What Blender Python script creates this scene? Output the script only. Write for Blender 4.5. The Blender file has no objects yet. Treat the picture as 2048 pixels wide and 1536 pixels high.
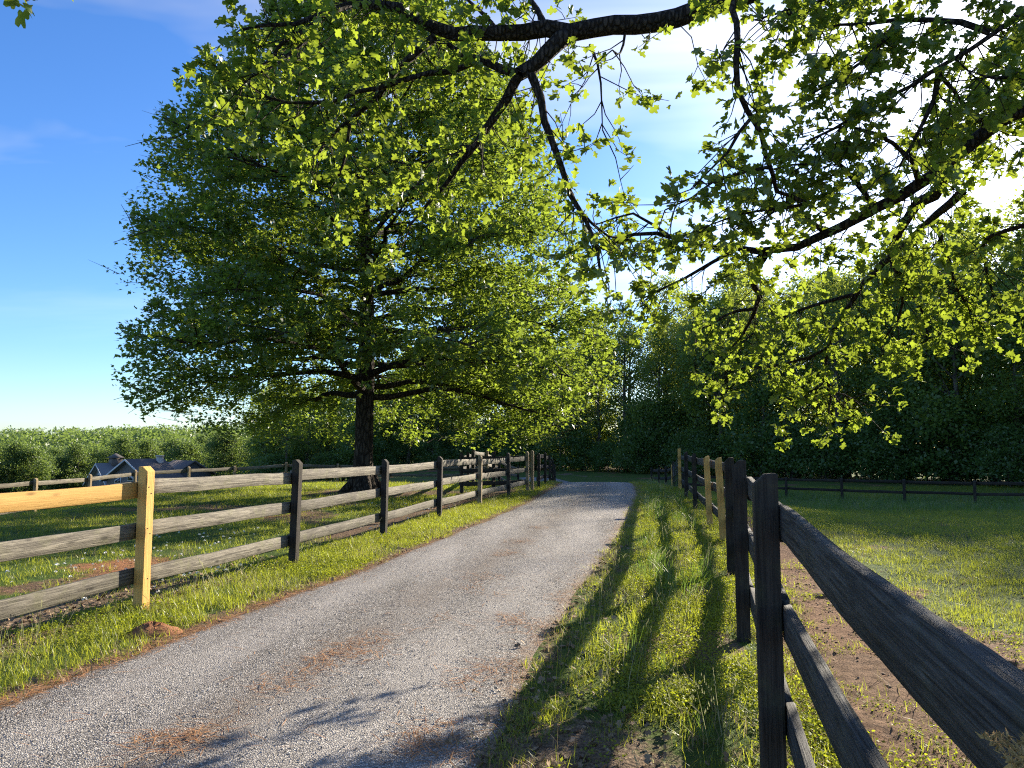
import bpy, bmesh, math, random
import numpy as np
from mathutils import Vector, Matrix
R = math.radians
rng = np.random.default_rng(7)
random.seed(7)
SC = bpy.context.scene
COL = SC.collection

# ------------------------------------------------------------------ camera, sky, sun, exposure
CAM_Z = 1.52
FPX = 1420.0                      # focal length in pixels of a 2048 px wide frame
PITCH = math.atan(125 / FPX)
cd = bpy.data.cameras.new('camera')
cam = bpy.data.objects.new('camera', cd); COL.objects.link(cam)
cam.location = (0, 0, CAM_Z)
cam.rotation_euler = (R(90) + PITCH, 0, 0)
cd.sensor_width = 36.0; cd.lens = 36.0 * FPX / 2048
cd.clip_start = 0.05; cd.clip_end = 4000
SC.camera = cam

SUN_AZ, SUN_EL = R(41.0), R(20.4)     # azimuth measured from +Y towards +X
w = bpy.data.worlds.new('World'); SC.world = w; w.use_nodes = True
nt = w.node_tree; nt.nodes.clear()
N = nt.nodes.new; LK = nt.links.new
wo = N('ShaderNodeOutputWorld'); bg = N('ShaderNodeBackground'); sky = N('ShaderNodeTexSky')
sky.sky_type = 'NISHITA'; sky.sun_disc = False
sky.sun_elevation = SUN_EL; sky.sun_rotation = SUN_AZ
sky.air_density = 1.0; sky.dust_density = 0.6; sky.ozone_density = 5.0; sky.altitude = 200
tc = N('ShaderNodeTexCoord'); sep = N('ShaderNodeSeparateXYZ'); LK(tc.outputs['Generated'], sep.inputs[0])
def m2(op, a, b, tree=None):
    n = (tree or nt).nodes.new('ShaderNodeMath'); n.operation = op
    for i, v in enumerate((a, b)):
        if v is None: continue
        if isinstance(v, (int, float)): n.inputs[i].default_value = v
        else: (tree or nt).links.new(v, n.inputs[i])
    return n.outputs[0]
zz = m2('ADD', m2('MAXIMUM', sep.outputs[2], 0.0), 0.12)
comb = N('ShaderNodeCombineXYZ')
LK(m2('DIVIDE', sep.outputs[0], zz), comb.inputs[0]); LK(m2('DIVIDE', sep.outputs[1], zz), comb.inputs[1])
mp = N('ShaderNodeMapping'); mp.inputs['Scale'].default_value = (0.55, 1.5, 1); mp.inputs['Rotation'].default_value = (0, 0, R(-18)); mp.inputs['Location'].default_value = (2.7, 0.9, 0)
LK(comb.outputs[0], mp.inputs[0])
cn = N('ShaderNodeTexNoise'); cn.inputs['Scale'].default_value = 0.85; cn.inputs['Detail'].default_value = 5; cn.inputs['Roughness'].default_value = 0.55; cn.inputs['Distortion'].default_value = 0.5
LK(mp.outputs[0], cn.inputs['Vector'])
cr = N('ShaderNodeValToRGB'); cr.color_ramp.elements[0].position = 0.46; cr.color_ramp.elements[1].position = 0.70
LK(cn.outputs['Fac'], cr.inputs[0])
mr = N('ShaderNodeMapRange'); mr.inputs[1].default_value = 0.12; mr.inputs[2].default_value = 0.42; LK(sep.outputs[2], mr.inputs[0])
cf = m2('MULTIPLY', m2('MULTIPLY', cr.outputs[0], 0.62), mr.outputs[0])
hsv = N('ShaderNodeHueSaturation'); hsv.inputs['Saturation'].default_value = 1.14; hsv.inputs['Hue'].default_value = 0.508; LK(sky.outputs[0], hsv.inputs['Color'])
bw = N('ShaderNodeRGBToBW'); LK(sky.outputs[0], bw.inputs[0])
mul = m2('MULTIPLY', bw.outputs[0], 2.3)
cc = N('ShaderNodeCombineXYZ')
for i in range(3): LK(mul, cc.inputs[i])
mx = N('ShaderNodeMix'); mx.data_type = 'RGBA'
LK(cf, mx.inputs[0]); LK(hsv.outputs[0], mx.inputs[6]); LK(cc.outputs[0], mx.inputs[7])
LK(mx.outputs[2], bg.inputs[0]); bg.inputs[1].default_value = 0.094
LK(bg.outputs[0], wo.inputs[0])

sl = bpy.data.lights.new('sun', 'SUN'); sl.energy = 5.0; sl.angle = R(0.55); sl.color = (1.0, 0.89, 0.72)
so = bpy.data.objects.new('sun', sl); COL.objects.link(so)
SUND = Vector((math.sin(SUN_AZ) * math.cos(SUN_EL), math.cos(SUN_AZ) * math.cos(SUN_EL), math.sin(SUN_EL)))
so.rotation_euler = SUND.to_track_quat('Z', 'Y').to_euler(); so.location = SUND * 60

SC.view_settings.view_transform = 'Standard'; SC.view_settings.look = 'None'
SC.view_settings.exposure = 1.55; SC.view_settings.gamma = 1.0
SC.view_settings.use_curve_mapping = False
SC.render.engine = 'CYCLES'
cy = SC.cycles
cy.max_bounces = 5; cy.diffuse_bounces = 3; cy.glossy_bounces = 1; cy.transmission_bounces = 3; cy.transparent_max_bounces = 6
cy.use_denoising = False; cy.filter_width = 1.15; cy.use_adaptive_sampling = False; cy.use_light_tree = False; cy.caustics_reflective = False; cy.caustics_refractive = False; cy.sample_clamp_indirect = 6.0

# ------------------------------------------------------------------ helpers
def at(u, v, y):
    """world point that is y metres ahead along the line of sight of photo pixel (u, v)"""
    a = (u - 1024) / FPX; b = -(v - 768) / FPX
    dy = math.cos(PITCH) - math.sin(PITCH) * b; dz = math.sin(PITCH) + math.cos(PITCH) * b
    return np.array((a * y / dy, y, CAM_Z + dz * y / dy))

def ss(a, b, x):
    t = np.clip((np.asarray(x, float) - a) / (b - a), 0, 1); return t * t * (3 - 2 * t)

class VNoise:                                         # tiled value noise, 2-D
    def __init__(s, seed, n=256):
        s.t = np.random.default_rng(seed).random((n, n)); s.n = n
    def __call__(s, x, y):
        x = np.asarray(x, float); y = np.asarray(y, float)
        xi = np.floor(x).astype(int); yi = np.floor(y).astype(int); fx = x - xi; fy = y - yi
        fx = fx * fx * (3 - 2 * fx); fy = fy * fy * (3 - 2 * fy); n = s.n; t = s.t
        a = t[xi % n, yi % n]; b = t[(xi + 1) % n, yi % n]; c = t[xi % n, (yi + 1) % n]; d = t[(xi + 1) % n, (yi + 1) % n]
        return (a * (1 - fx) + b * fx) * (1 - fy) + (c * (1 - fx) + d * fx) * fy
    def fbm(s, x, y, o=4):
        r = 0; a = .5; f = 1
        for k in range(o):
            r = r + a * s(np.asarray(x) * f + 17.3 * k, np.asarray(y) * f + 5.1 * k); a *= .5; f *= 2.03
        return r / (1 - .5 ** o)
VN, VN2, VN3 = VNoise(1), VNoise(2), VNoise(3)

# road edges and fence lines in world metres (x as a function of y)
RL_Y = [-30, 0, 4.2, 5.3, 6.7, 8.4, 12.2, 19.3, 30, 36, 42, 60]; RL_X = [-6.5, -3.75, -3.02, -2.72, -2.42, -1.92, -1.06, .42, 2.05, 2.7, 2.6, 0.5]
RR_Y = [-30, 0, 4.5, 5.9, 7.8, 11.2, 15.8, 22.2, 28, 36, 42, 60]; RR_X = [-3.6, -.85, .02, .3, .72, 1.55, 2.55, 3.85, 4.8, 5.6, 5.6, 3.5]
road_l = lambda y: np.interp(y, RL_Y, RL_X)
road_r = lambda y: np.interp(y, RR_Y, RR_X)
LF = [(-4.75, 1.1), (-4.05, 3.95), (-3.42, 6.70), (-2.85, 9.43), (-2.2, 12.33), (-1.57, 15.5), (-.85, 18.9), (-.1, 21.8), (.53, 24.3)]
RF = [(-.33, -2.2), (.45, .57), (1.157, 3.28), (1.82, 5.73), (2.62, 8.63), (3.33, 11.36), (3.76, 13.66), (4.42, 17.3), (5.2, 21.4), (6.05, 25.8)]
fence_l = lambda y: np.interp(y, [p[1] for p in LF] + [40], [p[0] for p in LF] + [1.0])
fence_r = lambda y: np.interp(y, [p[1] for p in RF] + [40], [p[0] for p in RF] + [8.2])
OAK = (-4.9, 23.5)

def H(x, y):
    x = np.asarray(x, float); y = np.asarray(y, float)
    d = np.clip(-x - 10.5, 0, None)
    h = -8 * (1 - np.exp(-(0.2 * d * d / (1.5 + d)) / 8))
    b = ss(29, 43, y)
    h = h - 1.1 * b - 1.1 * ss(9, 34, y) * ss(5, 10.5, x) * (1 - b)
    r = np.minimum(np.abs(x - (road_l(y) + road_r(y)) / 2), 30)
    k = ss(1.4, 3.2, r)
    h = h + k * (0.07 * (VN.fbm(x * .7, y * .7, 3) - .5) + 0.16 * ss(6, 14, r) * (VN2.fbm(x * .17, y * .17, 2) - .5))
    h = h + 0.5 * np.exp(-((x - OAK[0]) ** 2 + (y - OAK[1]) ** 2) / 1.2) * .25
    return h
def Hs(x, y): return float(H(x, y))

def mesh_np(name, V, F, mat=None, attrs=None, smooth=False):
    """V (n,3); F list of (m,k) arrays of faces"""
    me = bpy.data.meshes.new(name)
    V = np.asarray(V, np.float32)
    F = [np.asarray(f, np.int32) for f in (F if isinstance(F, list) else [F]) if len(f)]
    me.vertices.add(len(V)); me.vertices.foreach_set('co', V.ravel())
    tot = sum(f.size for f in F); npoly = sum(len(f) for f in F)
    me.loops.add(tot); me.loops.foreach_set('vertex_index', np.concatenate([f.ravel() for f in F]))
    me.polygons.add(npoly)
    lt = np.concatenate([np.full(len(f), f.shape[1], np.int32) for f in F])
    ls = np.concatenate([[0], np.cumsum(lt)[:-1]]).astype(np.int32)
    me.polygons.foreach_set('loop_start', ls)
    if smooth: me.polygons.foreach_set('use_smooth', np.ones(npoly, bool))
    for k, a in (attrs or {}).items():
        a = np.asarray(a, np.float32)
        if a.ndim == 1:
            at_ = me.attributes.new(k, 'FLOAT', 'POINT'); at_.data.foreach_set('value', a)
        else:
            at_ = me.attributes.new(k, 'FLOAT_VECTOR', 'POINT'); at_.data.foreach_set('vector', a.ravel())
    me.update(calc_edges=True); me.validate()
    if mat: me.materials.append(mat)
    return me
def obj(name, data, parent=None, loc=None, label=None, cat=None, group=None, kind=None):
    o = bpy.data.objects.new(name, data); COL.objects.link(o)
    if parent: o.parent = parent
    if loc is not None: o.location = loc
    if label: o['label'] = label
    if cat: o['category'] = cat
    if group: o['group'] = group
    if kind: o['kind'] = kind
    return o
def empty(name, loc, label, cat, group=None):
    o = obj(name, None, None, loc, label, cat, group); o.empty_display_size = .3; return o

class Tubes:
    """collects tapered tubes along polylines into one mesh"""
    def __init__(s): s.V = []; s.F = []; s.n = 0
    def add(s, P, r, sides=7, cap=False):
        P = np.asarray(P, float); m = len(P); r = np.broadcast_to(np.asarray(r, float), (m,))
        T = np.gradient(P, axis=0); T /= np.linalg.norm(T, axis=1)[:, None] + 1e-9
        up = np.array((0, 0, 1.)) if abs(T[0, 2]) < .9 else np.array((1., 0, 0))
        A = np.zeros_like(P); a = np.cross(T[0], up); a /= np.linalg.norm(a)
        for i in range(m):
            a = a - T[i] * a.dot(T[i]); a /= np.linalg.norm(a) + 1e-9; A[i] = a
        B = np.cross(T, A)
        th = np.arange(sides) * 2 * math.pi / sides
        ring = P[:, None] + r[:, None, None] * (np.cos(th)[None, :, None] * A[:, None] + np.sin(th)[None, :, None] * B[:, None])
        s.V.append(ring.reshape(-1, 3))
        i, j = np.meshgrid(np.arange(m - 1), np.arange(sides), indexing='ij'); j2 = (j + 1) % sides
        s.F.append(np.stack([i * sides + j, i * sides + j2, (i + 1) * sides + j2, (i + 1) * sides + j], -1).reshape(-1, 4) + s.n)
        s.n += m * sides
        if cap:
            s.V.append(P[[0, -1]]); c = s.n; k = np.arange(sides); k2 = (k + 1) % sides
            f = np.stack([np.full(sides, c), k2 + c - m * sides, k + c - m * sides, np.full(sides, c)], -1)
            g = np.stack([np.full(sides, c + 1), k + c - sides, k2 + c - sides, np.full(sides, c + 1)], -1)
            s.tri = getattr(s, 'tri', []) + [f[:, :3], g[:, :3]]; s.n += 2
    def mesh(s, name, mat, smooth=True):
        F = [np.concatenate(s.F)]
        if getattr(s, 'tri', None): F.append(np.concatenate(s.tri))
        return mesh_np(name, np.concatenate(s.V), F, mat, smooth=smooth)

def leaf_cloud(shape, tris, P, Nrm, Dir, size, tint):
    """copies of one flat leaf outline at points P; Nrm leaf normals, Dir leaf axes"""
    P = np.asarray(P); n = len(P); Nn = Nrm / (np.linalg.norm(Nrm, axis=1)[:, None] + 1e-9)
    D = Dir - Nn * (Dir * Nn).sum(1)[:, None]; D /= np.linalg.norm(D, axis=1)[:, None] + 1e-9
    S = np.cross(D, Nn); k = len(shape)
    sz = np.asarray(size)[:, None, None]
    V = P[:, None] + sz * (shape[None, :, 0, None] * S[:, None] + shape[None, :, 1, None] * D[:, None] + shape[None, :, 2, None] * Nn[:, None])
    F = (np.asarray(tris)[None] + (np.arange(n) * k)[:, None, None]).reshape(-1, len(tris[0]))
    return V.reshape(-1, 3), F, np.repeat(tint, k)

# ------------------------------------------------------------------ materials
class Mat:
    def __init__(s, name):
        s.m = bpy.data.materials.new(name); s.m.use_nodes = True; s.t = s.m.node_tree; s.t.nodes.clear()
        s.out = s.n('ShaderNodeOutputMaterial')
    def n(s, typ, **kw):
        x = s.t.nodes.new(typ)
        for k, v in kw.items():
            if k.startswith('_'): setattr(x, k[1:], v)
            else: x.inputs[k.replace('__', ' ')].default_value = v
        return x
    def l(s, a, b): s.t.links.new(a, b)
    def math(s, op, a, b=None): return m2(op, a, b, s.t)
    def noise(s, vec, scale, detail=4, rough=.55, dist=0):
        x = s.n('ShaderNodeTexNoise', Scale=scale, Detail=detail, Roughness=rough, Distortion=dist)
        if vec is not None: s.l(vec, x.inputs['Vector'])
        return x.outputs['Fac']
    def ramp(s, fac, stops):
        x = s.n('ShaderNodeValToRGB'); e = x.color_ramp.elements
        while len(e) < len(stops): e.new(.5)
        for q, (p, c) in zip(e, stops):
            q.position = p; q.color = (c, c, c, 1) if isinstance(c, (int, float)) else (*c, 1)
        s.l(fac, x.inputs[0]); return x.outputs[0]
    def mix(s, fac, a, b, mode='MIX'):
        x = s.n('ShaderNodeMix', _data_type='RGBA', _blend_type=mode)
        for i, v in ((0, fac), (6, a), (7, b)):
            if isinstance(v, (int, float)): x.inputs[i].default_value = v
            elif isinstance(v, tuple): x.inputs[i].default_value = (*v, 1)
            else: s.l(v, x.inputs[i])
        return x.outputs[2]
    def mapping(s, vec, scale=(1, 1, 1), loc=(0, 0, 0), rot=(0, 0, 0)):
        x = s.n('ShaderNodeMapping'); x.inputs['Scale'].default_value = scale; x.inputs['Location'].default_value = loc; x.inputs['Rotation'].default_value = rot
        s.l(vec, x.inputs[0]); return x.outputs[0]
    def attr(s, name, typ='GEOMETRY'):
        x = s.n('ShaderNodeAttribute'); x.attribute_name = name; x.attribute_type = typ; return x
    def bump(s, h, strength=.5, dist=.01, nrm=None):
        x = s.n('ShaderNodeBump', Strength=strength, Distance=dist); s.l(h, x.inputs['Height'])
        if nrm is not None: s.l(nrm, x.inputs['Normal'])
        return x.outputs[0]
    def principled(s, col, rough=.8, bump=None, spec=.3, metal=0):
        b = s.n('ShaderNodeBsdfPrincipled'); b.inputs['Metallic'].default_value = metal
        b.inputs['Specular IOR Level'].default_value = spec
        if isinstance(col, tuple): b.inputs['Base Color'].default_value = (*col, 1)
        else: s.l(col, b.inputs['Base Color'])
        if isinstance(rough, (int, float)): b.inputs['Roughness'].default_value = rough
        else: s.l(rough, b.inputs['Roughness'])
        if bump is not None: s.l(bump, b.inputs['Normal'])
        s.l(b.outputs[0], s.out.inputs[0]); return s.m

def leaf_mat(name, dark, light, trans, tmix=.45, gloss=.06, rough=.4, instanced=False):
    s = Mat(name)
    if instanced:
        oi = s.n('ShaderNodeObjectInfo'); t = s.noise(oi.outputs['Location'], .9, 3, .6)
        t = s.math('ADD', s.math('MULTIPLY', s.math('SUBTRACT', t, .5), 2.2), oi.outputs['Random'])
    else: t = s.attr('tint').outputs['Fac']
    col = s.mix(t, dark, light); tr = s.mix(t, tuple(c * .75 for c in trans), trans)
    d = s.n('ShaderNodeBsdfDiffuse'); s.l(col, d.inputs[0])
    k = s.n('ShaderNodeBsdfTranslucent'); s.l(tr, k.inputs[0])
    m1 = s.n('ShaderNodeMixShader'); m1.inputs[0].default_value = tmix; s.l(d.outputs[0], m1.inputs[1]); s.l(k.outputs[0], m1.inputs[2])
    g = s.n('ShaderNodeBsdfGlossy', Roughness=rough); g.inputs[0].default_value = (1, 1, 1, 1)
    m3 = s.n('ShaderNodeMixShader'); m3.inputs[0].default_value = gloss; s.l(m1.outputs[0], m3.inputs[1]); s.l(g.outputs[0], m3.inputs[2])
    s.l(m3.outputs[0], s.out.inputs[0]); return s.m

def wood(name, dark, light, axis, moss=.0, knots=.5, contrast=1., bumpk=1.):
    s = Mat(name)
    tcn = s.n('ShaderNodeTexCoord'); oi = s.n('ShaderNodeObjectInfo')
    off = s.n('ShaderNodeVectorMath', _operation='SCALE'); off.inputs[0].default_value = (37., 53., 71.); s.l(oi.outputs['Random'], off.inputs['Scale'])
    add = s.n('ShaderNodeVectorMath', _operation='ADD'); s.l(tcn.outputs['Object'], add.inputs[0]); s.l(off.outputs[0], add.inputs[1])
    def sc(along, across): return tuple(along if i == axis else across for i in range(3))
    v = add.outputs[0]
    warp = s.noise(s.mapping(v, sc(2.2, 9)), 1, 2)
    wv = s.n('ShaderNodeVectorMath', _operation='ADD'); s.l(s.mapping(v, sc(1.5, 60)), wv.inputs[0])
    ws = s.n('ShaderNodeVectorMath', _operation='SCALE'); ws.inputs[0].default_value = (2.6, 2.6, 2.6); s.l(warp, ws.inputs['Scale']); s.l(ws.outputs[0], wv.inputs[1])
    g1 = s.noise(wv.outputs[0], 1, 6, .65)
    g2 = s.noise(s.mapping(v, sc(3.0, 170)), 1, 5, .65)
    blot = s.noise(v, 2.6, 4, .6)
    col = s.mix(s.ramp(g1, [(.33, 0.), (.66, 1.)]), dark, light)
    col = s.mix(s.ramp(g2, [(.34, .85 * contrast), (.50, 0.)]), col, tuple(c * .35 for c in dark))
    col = s.mix(s.ramp(blot, [(.45, 0.), (.75, .55)]), col, tuple(c * 1.25 for c in dark))
    if moss > 0:
        mo = s.noise(v, 5.5, 5, .65)
        col = s.mix(s.ramp(mo, [(.52, 0.), (.72, moss)]), col, (.19, .20, .07))
    kn = s.n('ShaderNodeTexVoronoi', Scale=1.0); s.l(s.mapping(v, sc(2.4, 8.5)), kn.inputs['Vector'])
    kf = s.ramp(kn.outputs['Distance'], [(.07, knots), (.16, 0.)])
    col = s.mix(kf, col, tuple(c * .4 for c in dark))
    br = s.math('MULTIPLY', oi.outputs['Random'], .35); br = s.math('ADD', br, .8)
    hv = s.n('ShaderNodeHueSaturation'); s.l(br, hv.inputs['Value']); s.l(col, hv.inputs['Color'])
    hsum = s.math('ADD', g1, s.math('MULTIPLY', g2, .7))
    b = s.bump(hsum, .8 * bumpk, .010)
    return s.principled(hv.outputs[0], .82, b, .25)

M = {}
GREY_D, GREY_L = (.062, .054, .043), (.27, .242, .19)
for ax, nm in ((0, 'rail'), (2, 'post')):
    M['grey_' + nm] = wood('weathered_grey_wood_' + nm, GREY_D, GREY_L, ax, moss=.30, knots=.8)
    M['dark_' + nm] = wood('dark_stained_wood_' + nm, (.020, .016, .013), (.055, .044, .035), ax, moss=.12, knots=.5)
    M['tan_' + nm] = wood('fresh_yellow_pine_' + nm, (.50, .28, .075), (.62, .38, .12), ax, moss=.0, knots=.8, contrast=.45, bumpk=.6)
    M['char_' + nm] = wood('charcoal_wood_' + nm, (.016, .016, .0155), (.115, .115, .11), ax, moss=.10, knots=.4, bumpk=1.4)
    M['brown_' + nm] = wood('brown_wood_' + nm, (.16, .115, .065), (.30, .23, .14), ax, moss=.3, knots=.5)

def m_bark(name, a, b, sc_=9.):
    s = Mat(name); tcn = s.n('ShaderNodeTexCoord')
    v = s.mapping(tcn.outputs['Object'], (sc_, sc_, sc_ * .28))
    vo = s.n('ShaderNodeTexVoronoi', Scale=1.0); vo.feature = 'DISTANCE_TO_EDGE'; s.l(v, vo.inputs['Vector'])
    n1 = s.noise(v, 1.6, 6, .65)
    f = s.ramp(vo.outputs['Distance'], [(.02, 0.), (.22, 1.)])
    col = s.mix(s.math('MULTIPLY', f, n1), a, b)
    hgt = s.math('ADD', f, n1)
    return s.principled(col, .9, s.bump(hgt, .9, .03), .15)
M['bark'] = m_bark('oak_bark', (.016, .012, .009), (.115, .09, .066), 9)
M['bark_near'] = m_bark('limb_bark', (.02, .015, .012), (.12, .095, .075), 30)
M['bark_far'] = m_bark('woodland_bark', (.05, .042, .034), (.22, .19, .155), 3)

M['oak_leaf'] = leaf_mat('oak_leaf', (.024, .060, .014), (.065, .125, .024), (.36, .48, .045), .49, .04, .45)
M['near_leaf'] = leaf_mat('near_oak_leaf', (.030, .068, .014), (.060, .110, .020), (.34, .44, .035), .50, .03, .38)
M['wood_leaf'] = leaf_mat('woodland_leaf', (.048, .105, .024), (.11, .18, .042), (.46, .55, .075), .50, .03, .45)
M['valley_leaf'] = leaf_mat('valley_leaf', (.05, .095, .028), (.13, .185, .048), (.26, .36, .065), .45, .03, .45)
M['shrub_leaf'] = leaf_mat('shrub_leaf', (.040, .090, .024), (.085, .15, .038), (.28, .40, .06), .42, .03, .45)
M['grass'] = leaf_mat('grass_blade', (.070, .125, .014), (.19, .21, .030), (.50, .55, .045), .50, .03, .4, True)
M['grass_tall'] = leaf_mat('tall_grass_blade', (.045, .105, .018), (.085, .145, .024), (.24, .38, .045), .48, .04, .35, True)
M['weed'] = leaf_mat('weed_leaf', (.13, .185, .016), (.21, .235, .024), (.46, .52, .03), .48, .02, .5, True)
M['seed'] = leaf_mat('seed_head', (.26, .25, .13), (.38, .36, .22), (.4, .4, .2), .4, .02, .5, True)
s_ = Mat('clover_petal'); M['clover'] = s_.principled((.78, .77, .70), .7)

def m_needles(name, a, b):
    s = Mat(name); t = s.attr('tint').outputs['Fac']
    return s.principled(s.mix(t, a, b), .75, None, .25)
M['needle'] = m_needles('pine_needle', (.19, .075, .028), (.46, .24, .10))
M['dead_leaf'] = m_needles('dead_leaf', (.07, .042, .025), (.34, .235, .14))
M['pebble'] = m_needles('road_chip', (.08, .073, .064), (.50, .46, .41))

def m_ground():
    s = Mat('meadow_ground'); geo = s.n('ShaderNodeNewGeometry'); p = geo.outputs['Position']
    bare = s.attr('bare').outputs['Fac']; lit = s.attr('litter').outputs['Fac']; clay = s.attr('clay').outputs['Fac']
    n1 = s.noise(p, 1.3, 6, .6); n2 = s.noise(p, 9, 6, .7); n3 = s.noise(p, 45, 4, .7); n4 = s.noise(p, .12, 4)
    g = s.mix(s.ramp(n1, [(.3, 0.), (.7, 1.)]), (.050, .092, .016), (.092, .135, .024))
    g = s.mix(s.ramp(n2, [(.40, 0.), (.75, .55)]), g, (.115, .105, .04))
    g = s.mix(s.ramp(n4, [(.35, 0.), (.65, .5)]), g, (.055, .105, .022))
    soil = s.mix(s.ramp(n2, [(.3, 0.), (.7, 1.)]), (.085, .052, .032), (.25, .165, .105))
    soil = s.mix(s.ramp(n3, [(.35, .8), (.55, 0.)]), soil, (.045, .028, .018))
    red = s.mix(n2, (.20, .085, .038), (.36, .175, .085))
    soil = s.mix(clay, soil, red)
    le = s.mix(s.ramp(n3, [(.35, 0.), (.65, 1.)]), (.06, .04, .026), (.30, .22, .145))
    edge = s.math('ADD', bare, s.math('MULTIPLY', s.math('SUBTRACT', n2, .5), .9))
    c = s.mix(s.ramp(edge, [(.38, 0.), (.58, 1.)]), g, soil)
    le2 = s.math('ADD', lit, s.math('MULTIPLY', s.math('SUBTRACT', n2, .5), .9))
    c = s.mix(s.ramp(le2, [(.40, 0.), (.60, 1.)]), c, le)
    hh = s.math('ADD', s.math('MULTIPLY', n2, 1.0), s.math('MULTIPLY', n3, .55))
    return s.principled(c, .95, s.bump(hh, .9, .06), .1)
M['ground'] = m_ground()

def m_road():
    s = Mat('chip_seal'); geo = s.n('ShaderNodeNewGeometry'); p = geo.outputs['Position']
    ac = s.attr('across').outputs['Fac']
    vo = s.n('ShaderNodeTexVoronoi', Scale=112.0); s.l(p, vo.inputs['Vector'])
    hs = s.n('ShaderNodeSeparateColor'); s.l(vo.outputs['Color'], hs.inputs[0])
    chip = s.ramp(hs.outputs[0], [(0., (.06, .056, .05)), (.30, (.20, .187, .17)), (.70, (.45, .41, .36)), (1., (.78, .735, .67))])
    chip = s.mix(s.ramp(vo.outputs['Distance'], [(.38, 0.), (.62, .9)]), chip, (.035, .033, .032))
    big = s.noise(p, .7, 4, .6); mid = s.noise(p, 4.5, 4, .6); fine = s.noise(p, 26, 3, .6)
    wear = s.noise(s.mapping(p, (1.8, .22, 1), rot=(0, 0, R(15))), 1, 3)
    chip = s.mix(s.ramp(mid, [(.40, .0), (.70, .35)]), chip, (.115, .10, .088), 'MIX')
    chip = s.mix(s.ramp(wear, [(.35, .0), (.65, .32)]), chip, (.42, .39, .355))
    a2 = s.math('ABSOLUTE', ac)
    ctr = s.ramp(a2, [(.0, 1.), (.26, 0.)])
    trk = s.math('MULTIPLY', s.ramp(a2, [(.30, 0.), (.46, 1.), (.60, 1.), (.76, 0.)]), s.ramp(big, [(.3, .2), (.7, .5)]))
    chip = s.mix(trk, chip, s.mix(.45, chip, (.52, .48, .43)))
    cf_ = s.math('MULTIPLY', ctr, s.ramp(big, [(.35, .15), (.65, .62)]))
    chip = s.mix(cf_, chip, s.mix(fine, (.09, .07, .055), (.20, .155, .115)))
    ed = s.math('ADD', a2, s.math('MULTIPLY', s.math('SUBTRACT', mid, .5), .22))
    chip = s.mix(s.ramp(ed, [(.88, 0.), (1.0, .8)]), chip, s.mix(fine, (.10, .06, .035), (.30, .19, .11)))
    h = s.math('SUBTRACT', 1.0, vo.outputs['Distance'])
    h = s.math('ADD', h, s.math('MULTIPLY', hs.outputs[1], .7))
    return s.principled(chip, .85, s.bump(h, .7, .009), .12)
M['road'] = m_road()

# ------------------------------------------------------------------ the ground
def axis(spans):
    o = [spans[0][0]]
    for a, b, st0, st1 in spans:
        x = a; 
        while x < b - 1e-6:
            t = (x - a) / (b - a); x = min(b, x + st0 * (1 - t) + st1 * t); o.append(x)
    return np.array(o)
gx = axis([(-1600, -60, 120, 4), (-60, -14, 4, .5), (-14, 14, .28, .28), (14, 60, .5, 4), (60, 1600, 4, 120)])
gy = axis([(-120, -4, 12, .6), (-4, 16, .25, .25), (16, 46, .3, .7), (46, 120, .8, 5), (120, 1800, 5, 140)])
X, Y = np.meshgrid(gx, gy, indexing='ij')
Z = H(X, Y)
Z = Z + 9.0 * ss(150, 420, Y) * ss(10, -60, X) * (VN.fbm(X * .004 + 3, Y * .004, 2) + .35)
nx, ny = X.shape
fl, fr = fence_l(Y), fence_r(Y)
bare = np.zeros_like(X); litt = np.zeros_like(X); clay = np.zeros_like(X)
nz = VN.fbm(X * .9, Y * .9, 4); nz2 = VN2.fbm(X * .45 + 9, Y * .45, 3)
# worn strip along the paddock side of the right fence
bare = np.maximum(bare, ss(2.7, .3, np.abs(X - fr - 1.0) + .2 * (Y - 3).clip(0)) * ss(11, 5, Y) * ss(-.1, .25, X - fr) * 1.0)
bare = np.maximum(bare, ss(.9, .2, np.abs(X - fr - .75)) * ss(26, 10, Y) * .75 * (X > fr))
# under the oak and along the left fence
od = np.hypot((X - OAK[0]) * 1.0, Y - OAK[1])
bare = np.maximum(bare, ss(4.2, .6, od) * .72)
bare = np.maximum(bare, ss(1.3, .2, np.abs(X - fl + .7)) * ss(9, 14, Y) * ss(30, 22, Y) * .95)
bare = np.maximum(bare, ss(.50, .66, nz2) * (X < fl) * .62)
bare = np.maximum(bare, ss(.60, .74, nz2) * (X > fr) * .55)
clay = np.clip(ss(.5, .62, VN3.fbm(X * .3, Y * .3, 3)) * (X < fl) + .35 * (X > fr), 0, 1)
litt = np.maximum(litt, ss(1.1, .2, np.abs(X - fl + .55)) * ss(10, 7, Y) * .9)
litt = np.maximum(litt, ss(.9, .1, np.hypot((X - .35) * .9, (Y - 3.4) * .6)) * .8)
litt = np.maximum(litt, ss(.45, .05, np.abs(X - road_l(Y) + .10)) * (Y < 34) * .75)
litt = np.maximum(litt, ss(.30, .05, np.abs(X - road_r(Y) - .02)) * (Y < 34) * .55)
verge = (X > road_r(Y)) & (X < fr)
litt = np.maximum(litt, verge * ss(.50, .68, nz) * .62)
far_w = ss(70, 86, Y) * ss(-30, 0, X)
litt = np.maximum(litt, far_w * .8)
idx = np.arange(nx * ny).reshape(nx, ny)
GF = np.stack([idx[:-1, :-1], idx[1:, :-1], idx[1:, 1:], idx[:-1, 1:]], -1).reshape(-1, 4)
gm = mesh_np('ground', np.stack([X, Y, Z], -1).reshape(-1, 3), GF, M['ground'],
             {'bare': bare.ravel(), 'litter': litt.ravel(), 'clay': clay.ravel()}, smooth=True)
ground = obj('ground', gm, kind='structure', label='patchy green paddock ground with bare soil along the fences')
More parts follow.
